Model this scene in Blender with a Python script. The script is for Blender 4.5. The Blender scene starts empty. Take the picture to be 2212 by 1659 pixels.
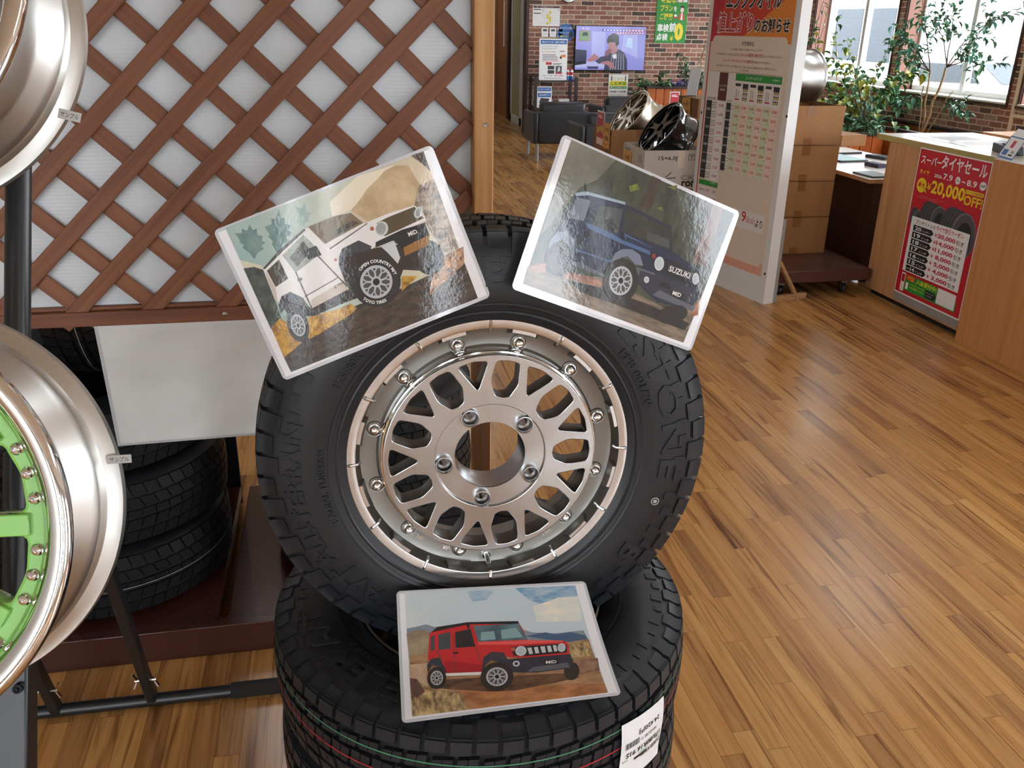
import bpy, math, random
from mathutils import Matrix, Vector
rnd = random.Random(7)
S = bpy.context.scene
COL = S.collection
PI = math.pi
cos, sin, rad = math.cos, math.sin, math.radians

# ------------------------------------------------------------------ camera, sky, exposure
cam = bpy.data.objects.new('camera', bpy.data.cameras.new('camera'))
COL.objects.link(cam)
cam.data.sensor_width = 36.0
cam.data.lens = 1900.0 / 2212.0 * 36.0
cam.data.clip_start = 0.05
cam.data.clip_end = 200
cam.location = (0, 0, 1.58)
_yaw, _pit, _rol = rad(-11.57), rad(22.27), rad(-1.055)
_m = (Matrix.Rotation(_yaw, 3, 'Z') @ Matrix.Rotation(-_pit, 3, 'X') @ Matrix.Rotation(_rol, 3, 'Y') @ Matrix.Rotation(PI / 2, 3, 'X'))
cam.rotation_euler = _m.to_euler()
S.camera = cam
S.view_settings.view_transform = 'Standard'
S.view_settings.look = 'None'
S.view_settings.gamma = 1
S.view_settings.use_curve_mapping = False
S.view_settings.exposure = 0.22
S.cycles.use_denoising = True
S.cycles.max_bounces = 8
S.cycles.diffuse_bounces = 4
S.cycles.glossy_bounces = 4
S.cycles.transmission_bounces = 4
S.cycles.transparent_max_bounces = 8
S.cycles.caustics_reflective = False
S.cycles.caustics_refractive = False

W = bpy.data.worlds.new('sky')
S.world = W
W.use_nodes = True
_bg = W.node_tree.nodes['Background']
_bg.inputs[0].default_value = (0.86, 0.93, 1.0, 1)
_bg.inputs[1].default_value = 12.0

# ------------------------------------------------------------------ materials
def lin(c):
    return tuple((x / 255 / 12.92 if x / 255 <= 0.04045 else ((x / 255 + 0.055) / 1.055) ** 2.4) for x in c)
MATS = {}
def new_mat(name):
    m = bpy.data.materials.new(name); m.use_nodes = True
    MATS[name] = m
    return m, m.node_tree.nodes, m.node_tree.links, m.node_tree.nodes['Principled BSDF']
def flat(name, rgb, rough=0.6, metal=0.0, coat=0.0, spec=0.5):
    """one plain sRGB colour"""
    if name in MATS: return MATS[name]
    m, N, L, b = new_mat(name)
    b.inputs['Base Color'].default_value = (*lin(rgb), 1)
    b.inputs['Roughness'].default_value = rough
    b.inputs['Metallic'].default_value = metal
    b.inputs['Specular IOR Level'].default_value = spec
    if coat:
        b.inputs['Coat Weight'].default_value = coat
        b.inputs['Coat Roughness'].default_value = 0.04
    return m
def coords(N, L, scale=(1, 1, 1), kind='Object', rot=(0, 0, 0)):
    tc = N.new('ShaderNodeTexCoord'); mp = N.new('ShaderNodeMapping')
    mp.inputs['Scale'].default_value = scale
    mp.inputs['Rotation'].default_value = rot
    L.new(tc.outputs[kind], mp.inputs['Vector'])
    return mp.outputs['Vector']
def ramp(N, L, fac, stops):
    r = N.new('ShaderNodeValToRGB')
    e = r.color_ramp.elements
    while len(e) < len(stops): e.new(0.5)
    for i, (p, c) in enumerate(stops):
        e[i].position = p; e[i].color = (*lin(c), 1)
    L.new(fac, r.inputs['Fac'])
    return r.outputs['Color']
def noise(N, L, vec, scale, detail=3, rough=0.5, dist=0.0):
    n = N.new('ShaderNodeTexNoise')
    n.inputs['Scale'].default_value = scale; n.inputs['Detail'].default_value = detail
    n.inputs['Roughness'].default_value = rough; n.inputs['Distortion'].default_value = dist
    if vec is not None: L.new(vec, n.inputs['Vector'])
    return n
def bump(N, L, height, b, strength=0.3, dist=0.002):
    bp = N.new('ShaderNodeBump'); bp.inputs['Strength'].default_value = strength; bp.inputs['Distance'].default_value = dist
    L.new(height, bp.inputs['Height']); L.new(bp.outputs['Normal'], b.inputs['Normal'])
    return bp
def mixc(N, L, a, b_, fac, mode='MIX'):
    mx = N.new('ShaderNodeMix'); mx.data_type = 'RGBA'; mx.blend_type = mode
    for s, v in ((6, a), (7, b_)):
        if hasattr(v, 'is_linked') or hasattr(v, 'links'): L.new(v, mx.inputs[s])
        else: mx.inputs[s].default_value = (*lin(v), 1)
    if isinstance(fac, (int, float)): mx.inputs[0].default_value = fac
    else: L.new(fac, mx.inputs[0])
    return mx.outputs[2]
def mottled(name, a, b_, scale, rough=0.6, stretch=(1, 1, 1), bumps=0.0, detail=4, coat=0.0, spec=0.5, metal=0.0, dist=0.0):
    """two colours mixed by noise; stretch gives a grain direction"""
    if name in MATS: return MATS[name]
    m, N, L, b = new_mat(name)
    v = coords(N, L, stretch)
    n = noise(N, L, v, scale, detail, 0.55, dist)
    L.new(ramp(N, L, n.outputs['Fac'], [(0.32, a), (0.68, b_)]), b.inputs['Base Color'])
    b.inputs['Roughness'].default_value = rough
    b.inputs['Metallic'].default_value = metal
    b.inputs['Specular IOR Level'].default_value = spec
    if coat:
        b.inputs['Coat Weight'].default_value = coat; b.inputs['Coat Roughness'].default_value = 0.05
    if bumps: bump(N, L, n.outputs['Fac'], b, bumps, 0.002)
    return m
def metal(name, rgb, rough, aniso=0.0, brush=0.0):
    """aluminium; aniso > 0 for lathe-turned faces (grooves run round the local Z axis)"""
    if name in MATS: return MATS[name]
    m, N, L, b = new_mat(name)
    b.inputs['Base Color'].default_value = (*lin(rgb), 1)
    b.inputs['Metallic'].default_value = 1
    b.inputs['Roughness'].default_value = rough
    if aniso:
        t = N.new('ShaderNodeTangent'); t.direction_type = 'RADIAL'; t.axis = 'Z'
        L.new(t.outputs['Tangent'], b.inputs['Tangent'])
        b.inputs['Anisotropic'].default_value = aniso
    if brush:
        v = coords(N, L)
        n = noise(N, L, v, 900, 2)
        bump(N, L, n.outputs['Fac'], b, brush, 0.0005)
    return m
def floor_mat():
    m, N, L, b = new_mat('floor_planks')
    v = coords(N, L, (1, 1, 1), 'Object', (0, 0, PI / 2))
    def bricks(off):
        br = N.new('ShaderNodeTexBrick')
        br.offset = off; br.offset_frequency = 2; br.squash = 0.62; br.squash_frequency = 3
        br.inputs['Scale'].default_value = 1
        br.inputs['Mortar Size'].default_value = 0.0006
        br.inputs['Mortar Smooth'].default_value = 0.2
        br.inputs['Bias'].default_value = 0
        br.inputs['Brick Width'].default_value = 0.61
        br.inputs['Row Height'].default_value = 0.058
        br.inputs['Color1'].default_value = (0, 0, 0, 1); br.inputs['Color2'].default_value = (1, 1, 1, 1); br.inputs['Mortar'].default_value = (0.5, 0.5, 0.5, 1)
        L.new(v, br.inputs['Vector'])
        return br
    br = bricks(0.37)
    # per-strip random number shifts the grain so that every strip has its own figure
    sep = N.new('ShaderNodeSeparateColor'); L.new(br.outputs['Color'], sep.inputs['Color'])
    mul = N.new('ShaderNodeMath'); mul.operation = 'MULTIPLY'; mul.inputs[1].default_value = 37.0
    L.new(sep.outputs['Red'], mul.inputs[0])
    cmb = N.new('ShaderNodeCombineXYZ'); L.new(mul.outputs[0], cmb.inputs['Z']); L.new(mul.outputs[0], cmb.inputs['X'])
    def grain(sc):
        mp = N.new('ShaderNodeMapping'); mp.inputs['Scale'].default_value = sc
        L.new(v, mp.inputs['Vector'])
        ad = N.new('ShaderNodeVectorMath'); ad.operation = 'ADD'
        L.new(mp.outputs['Vector'], ad.inputs[0]); L.new(cmb.outputs[0], ad.inputs[1])
        return ad.outputs['Vector']
    g1 = noise(N, L, grain((1.4, 30, 1)), 1.0, 6, 0.65, 0.7)
    g2 = noise(N, L, grain((1.6, 34, 1)), 1.0, 3, 0.5, 0.9)
    strip = ramp(N, L, sep.outputs['Red'], [(0.0, (122, 78, 44)), (0.12, (150, 100, 58)), (0.2, (178, 126, 74)), (0.40, (198, 146, 84)), (0.62, (182, 126, 68)), (0.78, (208, 160, 96)), (0.90, (156, 104, 62)), (1.0, (116, 72, 44))])
    gr = ramp(N, L, g1.outputs['Fac'], [(0.30, (98, 60, 34)), (0.43, (178, 128, 72)), (0.58, (210, 162, 100)), (0.78, (194, 142, 80))])
    c1 = mixc(N, L, strip, gr, 0.46)
    dk = ramp(N, L, g2.outputs['Fac'], [(0.57, (255, 255, 255)), (0.68, (140, 104, 80))])
    c2 = mixc(N, L, c1, dk, 0.7, 'MULTIPLY')
    c3 = mixc(N, L, c2, (104, 66, 36), br.outputs['Fac'])
    L.new(c3, b.inputs['Base Color'])
    n = noise(N, L, coords(N, L), 1.3, 2)
    rr = N.new('ShaderNodeMapRange'); rr.inputs['To Min'].default_value = 0.2; rr.inputs['To Max'].default_value = 0.3
    L.new(n.outputs['Fac'], rr.inputs['Value']); L.new(rr.outputs[0], b.inputs['Roughness'])
    b.inputs['Specular IOR Level'].default_value = 0.45
    bump(N, L, g1.outputs['Fac'], b, 0.05, 0.001)
    return m
def brick_mat(name, axis):
    """thin brick slips with pale joints; axis 'x' or 'y' is the direction the wall runs"""
    m, N, L, b = new_mat(name)
    tc = N.new('ShaderNodeTexCoord'); sp = N.new('ShaderNodeSeparateXYZ'); cb = N.new('ShaderNodeCombineXYZ')
    L.new(tc.outputs['Object'], sp.inputs[0])
    L.new(sp.outputs['X' if axis == 'x' else 'Y'], cb.inputs['X']); L.new(sp.outputs['Z'], cb.inputs['Y'])
    wob = noise(N, L, cb.outputs[0], 14, 2)
    mp = N.new('ShaderNodeVectorMath'); mp.operation = 'MULTIPLY_ADD'
    L.new(wob.outputs['Color'], mp.inputs[0]); mp.inputs[1].default_value = (0.012, 0.012, 0); L.new(cb.outputs[0], mp.inputs[2])
    br = N.new('ShaderNodeTexBrick'); br.offset = 0.5; br.offset_frequency = 2
    br.inputs['Scale'].default_value = 1; br.inputs['Mortar Size'].default_value = 0.0062; br.inputs['Mortar Smooth'].default_value = 0.25
    br.inputs['Brick Width'].default_value = 0.2; br.inputs['Row Height'].default_value = 0.064; br.inputs['Bias'].default_value = 0
    br.inputs['Color1'].default_value = (0, 0, 0, 1); br.inputs['Color2'].default_value = (1, 1, 1, 1); br.inputs['Mortar'].default_value = (0.5, 0.5, 0.5, 1)
    L.new(mp.outputs[0], br.inputs['Vector'])
    sep = N.new('ShaderNodeSeparateColor'); L.new(br.outputs['Color'], sep.inputs['Color'])
    c = ramp(N, L, sep.outputs['Red'], [(0.0, (84, 72, 68)), (0.15, (96, 80, 72)), (0.2, (146, 102, 88)), (0.42, (160, 110, 96)), (0.6, (172, 120, 104)), (0.76, (140, 96, 84)), (0.82, (172, 152, 132)), (1.0, (182, 134, 114))])
    n = noise(N, L, cb.outputs[0], 40, 5, 0.65)
    dirt = ramp(N, L, n.outputs['Fac'], [(0.3, (180, 168, 160)), (0.62, (255, 255, 255))])
    c = mixc(N, L, c, dirt, 0.8, 'MULTIPLY')
    c = mixc(N, L, c, (208, 190, 168), br.outputs['Fac'])
    L.new(c, b.inputs['Base Color'])
    b.inputs['Roughness'].default_value = 0.85
    inv = N.new('ShaderNodeMath'); inv.operation = 'SUBTRACT'; inv.inputs[0].default_value = 1.0; L.new(br.outputs['Fac'], inv.inputs[1])
    bump(N, L, inv.outputs[0], b, 0.6, 0.006)
    return m
def wood(name, a, b_, c_, axis='z', rough=0.55, freq=60, coat=0.0):
    """straight-grained timber; axis is the direction of the grain in the part's own frame"""
    if name in MATS: return MATS[name]
    m, N, L, b = new_mat(name)
    sc = {'x': (1.2, freq, freq), 'y': (freq, 1.2, freq), 'z': (freq, freq, 1.2)}[axis]
    n = noise(N, L, coords(N, L, sc), 1.0, 4, 0.6, 0.4)
    L.new(ramp(N, L, n.outputs['Fac'], [(0.3, a), (0.5, b_), (0.72, c_)]), b.inputs['Base Color'])
    b.inputs['Roughness'].default_value = rough
    if coat: b.inputs['Coat Weight'].default_value = coat; b.inputs['Coat Roughness'].default_value = 0.1
    bump(N, L, n.outputs['Fac'], b, 0.15, 0.001)
    return m
def glow(name, rgb, strength):
    m, N, L, b = new_mat(name)
    b.inputs['Base Color'].default_value = (*lin(rgb), 1)
    b.inputs['Emission Color'].default_value = (*lin(rgb), 1)
    b.inputs['Emission Strength'].default_value = strength
    return m
def screen(name, rgb):
    m, N, L, b = new_mat(name)
    b.inputs['Base Color'].default_value = (0.01, 0.01, 0.012, 1)
    b.inputs['Roughness'].default_value = 0.12
    b.inputs['Emission Color'].default_value = (*lin(rgb), 1)
    b.inputs['Emission Strength'].default_value = 0.75
    return m
def glass(name, tint=(255, 255, 255), rough=0.0, thin=0.9):
    """a thin pane: mostly clear with a mirror-like film"""
    m, N, L, b = new_mat(name)
    N.remove(b)
    out = N['Material Output']
    tr = N.new('ShaderNodeBsdfTransparent'); tr.inputs[0].default_value = (*lin(tint), 1)
    gl = N.new('ShaderNodeBsdfGlossy'); gl.inputs['Roughness'].default_value = rough
    mx = N.new('ShaderNodeMixShader'); mx.inputs[0].default_value = 0.05
    L.new(tr.outputs[0], mx.inputs[1]); L.new(gl.outputs[0], mx.inputs[2]); L.new(mx.outputs[0], out.inputs[0])
    return m
PRINT_BUMP = {}
def prn(name, rgb, alt=None, scale=8, stretch=(1, 1, 1)):
    """ink under a glossy laminate: colour (or two mottled colours) with a slightly rippled clear coat"""
    if name in MATS: return MATS[name]
    m, N, L, b = new_mat(name)
    v = coords(N, L, stretch)
    if alt:
        n = noise(N, L, v, scale * 8, 6, 0.65)
        L.new(ramp(N, L, n.outputs['Fac'], [(0.36, rgb), (0.64, alt)]), b.inputs['Base Color'])
    else:
        b.inputs['Base Color'].default_value = (*lin(rgb), 1)
    b.inputs['Roughness'].default_value = 0.5
    b.inputs['Specular IOR Level'].default_value = 0.3
    b.inputs['Coat Weight'].default_value = 1.0
    b.inputs['Coat Roughness'].default_value = 0.02
    v2 = coords(N, L)
    n2 = noise(N, L, v2, 70, 5, 0.65)
    bp = N.new('ShaderNodeBump'); bp.inputs['Strength'].default_value = 0.06; bp.inputs['Distance'].default_value = 0.002
    L.new(n2.outputs['Fac'], bp.inputs['Height']); L.new(bp.outputs['Normal'], b.inputs['Coat Normal'])
    return m
def prn_grad(name, c0, c1, c2):
    """printed sky that runs from one colour to another across the sheet"""
    m = prn(name, c0); N, L = m.node_tree.nodes, m.node_tree.links; b = N['Principled BSDF']
    sp = N.new('ShaderNodeSeparateXYZ'); L.new(coords(N, L), sp.inputs[0])
    n = noise(N, L, coords(N, L), 18, 4)
    a = N.new('ShaderNodeMath'); a.operation = 'MULTIPLY_ADD'; a.inputs[1].default_value = 3.0; a.inputs[2].default_value = 0.25; L.new(sp.outputs['X'], a.inputs[0])
    a2 = N.new('ShaderNodeMath'); a2.operation = 'MULTIPLY_ADD'; a2.inputs[1].default_value = 0.5; L.new(n.outputs['Fac'], a2.inputs[0]); L.new(a.outputs[0], a2.inputs[2])
    L.new(ramp(N, L, a2.outputs[0], [(0.1, c0), (0.5, c1), (0.95, c2)]), b.inputs['Base Color'])
    return m

# ------------------------------------------------------------------ mesh helpers
class MB:
    """collects shapes for ONE mesh object"""
    def __init__(s): s.v = []; s.f = []; s.i = []; s.mats = []; s.T = Matrix()
    def mi(s, m):
        m = MATS[m] if isinstance(m, str) else m
        if m not in s.mats: s.mats.append(m)
        return s.mats.index(m)
    def add(s, vs, fs, m):
        k = len(s.v); i = s.mi(m)
        s.v += [s.T @ Vector(p) for p in vs]
        s.f += [tuple(a + k for a in f) for f in fs]; s.i += [i] * len(fs)
    def box(s, lo, hi, m, T=None):
        x0, y0, z0 = lo; x1, y1, z1 = hi
        vs = [(x0, y0, z0), (x1, y0, z0), (x1, y1, z0), (x0, y1, z0), (x0, y0, z1), (x1, y0, z1), (x1, y1, z1), (x0, y1, z1)]
        if T is not None: vs = [T @ Vector(p) for p in vs]
        s.add(vs, [(0, 3, 2, 1), (4, 5, 6, 7), (0, 1, 5, 4), (1, 2, 6, 5), (2, 3, 7, 6), (3, 0, 4, 7)], m)
    def lathe(s, prof, m, n=96, close=False, T=None, a0=0.0, a1=2 * PI):
        full = abs(a1 - a0 - 2 * PI) < 1e-6
        k = n if full else n + 1
        vs = []
        for i in range(k):
            t = a0 + (a1 - a0) * i / n
            for r, z in prof: vs.append((r * cos(t), r * sin(t), z))
        p = len(prof); fs = []
        for i in range(n):
            j = (i + 1) % k
            for q in range(p if close else p - 1):
                w = (q + 1) % p
                fs.append((i * p + q, j * p + q, j * p + w, i * p + w))
        if T is not None: vs = [T @ Vector(v) for v in vs]
        s.add(vs, fs, m)
    def tube(s, pts, r, m, n=12, r1=None):
        """round bar along a path, capped"""
        pts = [Vector(p) for p in pts]; vs = []; fs = []
        K = len(pts); up = Vector((0.13, 0.31, 0.94))
        for i, p in enumerate(pts):
            d = (pts[min(i + 1, K - 1)] - pts[max(i - 1, 0)]).normalized()
            u = d.cross(up if abs(d.dot(up)) < .95 else Vector((1, 0, 0))).normalized(); w = d.cross(u)
            rr = r if r1 is None else r + (r1 - r) * i / (K - 1)
            for j in range(n):
                a = 2 * PI * j / n; vs.append(p + u * rr * cos(a) + w * rr * sin(a))
        for i in range(K - 1):
            for j in range(n):
                k = (j + 1) % n; fs.append((i * n + j, i * n + k, (i + 1) * n + k, (i + 1) * n + j))
        fs.append(tuple(range(n - 1, -1, -1))); fs.append(tuple((K - 1) * n + j for j in range(n)))
        s.add(vs, fs, m)
    def bar(s, a, b, w, t, m, up=(0, 0, 1)):
        """rectangular bar from a to b"""
        a, b = Vector(a), Vector(b); d = (b - a).normalized(); u = Vector(up); u = (u - d * u.dot(d)).normalized(); x = d.cross(u)
        vs = []
        for p in (a, b):
            for i, j in ((-1, -1), (1, -1), (1, 1), (-1, 1)): vs.append(p + x * (w / 2 * i) + u * (t / 2 * j))
        s.add(vs, [(3, 2, 1, 0), (4, 5, 6, 7), (0, 1, 5, 4), (1, 2, 6, 5), (2, 3, 7, 6), (3, 0, 4, 7)], m)
    def poly(s, pts, z, m): s.add([(x, y, z) for x, y in pts], [tuple(range(len(pts)))], m)
    def rect(s, x0, y0, x1, y1, z, m): s.poly([(x0, y0), (x1, y0), (x1, y1), (x0, y1)], z, m)
    def rrect(s, x0, y0, x1, y1, r, z, m, th=0.0):
        p = []
        for cx_, cy_, a in ((x1 - r, y0 + r, -90), (x1 - r, y1 - r, 0), (x0 + r, y1 - r, 90), (x0 + r, y0 + r, 180)):
            for k in range(7):
                t = rad(a + 15 * k); p.append((cx_ + r * cos(t), cy_ + r * sin(t)))
        if th: s.prism(p, z, z + th, m)
        else: s.poly(p, z, m)
    def prism(s, pts, z0, z1, m):
        n = len(pts)
        vs = [(x, y, z0) for x, y in pts] + [(x, y, z1) for x, y in pts]
        fs = [tuple(range(n - 1, -1, -1)), tuple(range(n, 2 * n))] + [(i, (i + 1) % n, n + (i + 1) % n, n + i) for i in range(n)]
        s.add(vs, fs, m)
    def disc(s, x, y, rx, ry, z, m, n=24): s.poly([(x + rx * cos(2 * PI * k / n), y + ry * sin(2 * PI * k / n)) for k in range(n)], z, m)
    def text(s, body, x, y, w, h, z, m, bold=0.0, ex=0.0, rot=0.0, al='l'):
        """lettering fitted into a w x h box whose lower left (or centre, al='c') is x, y"""
        c = bpy.data.curves.new('t', 'FONT'); c.body = body; c.resolution_u = 2; c.offset = bold; c.extrude = ex
        o = bpy.data.objects.new('t', c); me = o.to_mesh()
        P = [v.co.copy() for v in me.vertices]; F = [tuple(p.vertices) for p in me.polygons]
        o.to_mesh_clear(); bpy.data.objects.remove(o); bpy.data.curves.remove(c)
        if not P: return
        xs = [p.x for p in P]; ys = [p.y for p in P]
        x0, x1, y0, y1 = min(xs), max(xs), min(ys), max(ys)
        sy = h / max(y1 - y0, 1e-6); sx = w / max(x1 - x0, 1e-6) if w else sy
        ox = -(x1 - x0) * sx / 2 if al == 'c' else 0; oy = -h / 2 if al == 'c' else 0
        vs = []
        for p in P:
            a = (p.x - x0) * sx + ox; b = (p.y - y0) * sy + oy
            vs.append((x + a * cos(rot) - b * sin(rot), y + a * sin(rot) + b * cos(rot), z + p.z))
        s.add(vs, F, m)
    def sliced(s, ys, xs=()):
        """cut every face along lines of constant y and x so that the sheet can be bent afterwards"""
        import bmesh
        bm = bmesh.new(); V = [bm.verts.new(p) for p in s.v]
        for f, i in zip(s.f, s.i):
            try: bm.faces.new([V[k] for k in f]).material_index = i
            except ValueError: pass
        bmesh.ops.triangulate(bm, faces=bm.faces[:])
        for y in ys: bmesh.ops.bisect_plane(bm, geom=bm.verts[:] + bm.edges[:] + bm.faces[:], dist=1e-7, plane_co=(0, y, 0), plane_no=(0, 1, 0))
        for x in xs: bmesh.ops.bisect_plane(bm, geom=bm.verts[:] + bm.edges[:] + bm.faces[:], dist=1e-7, plane_co=(x, 0, 0), plane_no=(1, 0, 0))
        bm.verts.index_update()
        s.v = [v.co.copy() for v in bm.verts]; s.f = [tuple(v.index for v in f.verts) for f in bm.faces]; s.i = [f.material_index for f in bm.faces]
        bm.free()
    def build(s, name, parent=None, bevel=0.0, sharp=35, loc=None):
        me = bpy.data.meshes.new(name); me.from_pydata(s.v, [], s.f)
        for m in s.mats: me.materials.append(m)
        me.polygons.foreach_set('material_index', s.i)
        me.polygons.foreach_set('use_smooth', [True] * len(s.f))
        me.update(); me.set_sharp_from_angle(angle=rad(sharp))
        o = bpy.data.objects.new(name, me); COL.objects.link(o)
        if parent is not None: o.parent = parent
        if loc is not None: o.location = loc
        if bevel:
            b = o.modifiers.new('edge', 'BEVEL'); b.width = bevel; b.segments = 2; b.limit_method = 'ANGLE'; b.angle_limit = rad(50)
            b.harden_normals = False
        return o
def tag(o, label=None, cat=None, group=None, kind=None):
    if label: o['label'] = label
    if cat: o['category'] = cat
    if group: o['group'] = group
    if kind: o['kind'] = kind
    return o
def thing(name, label, cat, loc=(0, 0, 0), group=None, M=None):
    o = bpy.data.objects.new(name, None); COL.objects.link(o)
    o.empty_display_size = 0.05
    if M is not None: o.matrix_world = M
    else: o.location = loc
    return tag(o, label, cat, group)
def struct(o): o['kind'] = 'structure'; return o
def kids(o): return [c for c in bpy.data.objects if c.parent == o]
def copy_tree(o, parent=None):
    c = o.copy(); COL.objects.link(c)
    if parent is not None: c.parent = parent
    for ch in kids(o): copy_tree(ch, c)
    return c
def frame(center, n, up=(0, 0, 1), spin=0.0):
    """matrix whose local Z is the axis n (towards the viewer), local Y as near up as can be"""
    n = Vector(n).normalized(); x = Vector(up).cross(n).normalized(); y = n.cross(x)
    M = Matrix.Identity(4)
    for i in range(3): M[i][0], M[i][1], M[i][2], M[i][3] = x[i], y[i], n[i], center[i]
    return M @ Matrix.Rotation(spin, 4, 'Z')
def hole_plate(outer, holes, depth, chamfer=0.0):
    """flat plate with holes, from z=0 down to -depth; returns verts and faces"""
    c = bpy.data.curves.new('p', 'CURVE'); c.dimensions = '2D'; c.fill_mode = 'BOTH'; c.extrude = depth / 2 - chamfer; c.bevel_depth = chamfer; c.bevel_resolution = 1; c.offset = -chamfer
    for pts in [outer] + holes:
        sp = c.splines.new('POLY'); sp.points.add(len(pts) - 1); sp.use_cyclic_u = True
        for i, (x, y) in enumerate(pts): sp.points[i].co = (x, y, 0, 1)
    o = bpy.data.objects.new('p', c); me = o.to_mesh()
    P = [(v.co.x, v.co.y, v.co.z - depth / 2) for v in me.vertices]; F = [tuple(p.vertices) for p in me.polygons]
    o.to_mesh_clear(); bpy.data.objects.remove(o); bpy.data.curves.remove(c)
    return P, F
def ring(r, n=96): return [(r * cos(2 * PI * k / n), r * sin(2 * PI * k / n)) for k in range(n)]
def rounded(pts, f=0.25, k=4):
    """polygon with its corners rounded off"""
    out = []; n = len(pts)
    for i in range(n):
        p, a, b = Vector(pts[i]), Vector(pts[i - 1]), Vector(pts[(i + 1) % n])
        s, e = p.lerp(a, f), p.lerp(b, f)
        for j in range(k + 1):
            t = j / k; out.append(tuple(s * (1 - t) ** 2 + p * 2 * t * (1 - t) + e * t * t))
    return out
def pol(r, deg): return (r * cos(rad(deg)), r * sin(rad(deg)))

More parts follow.
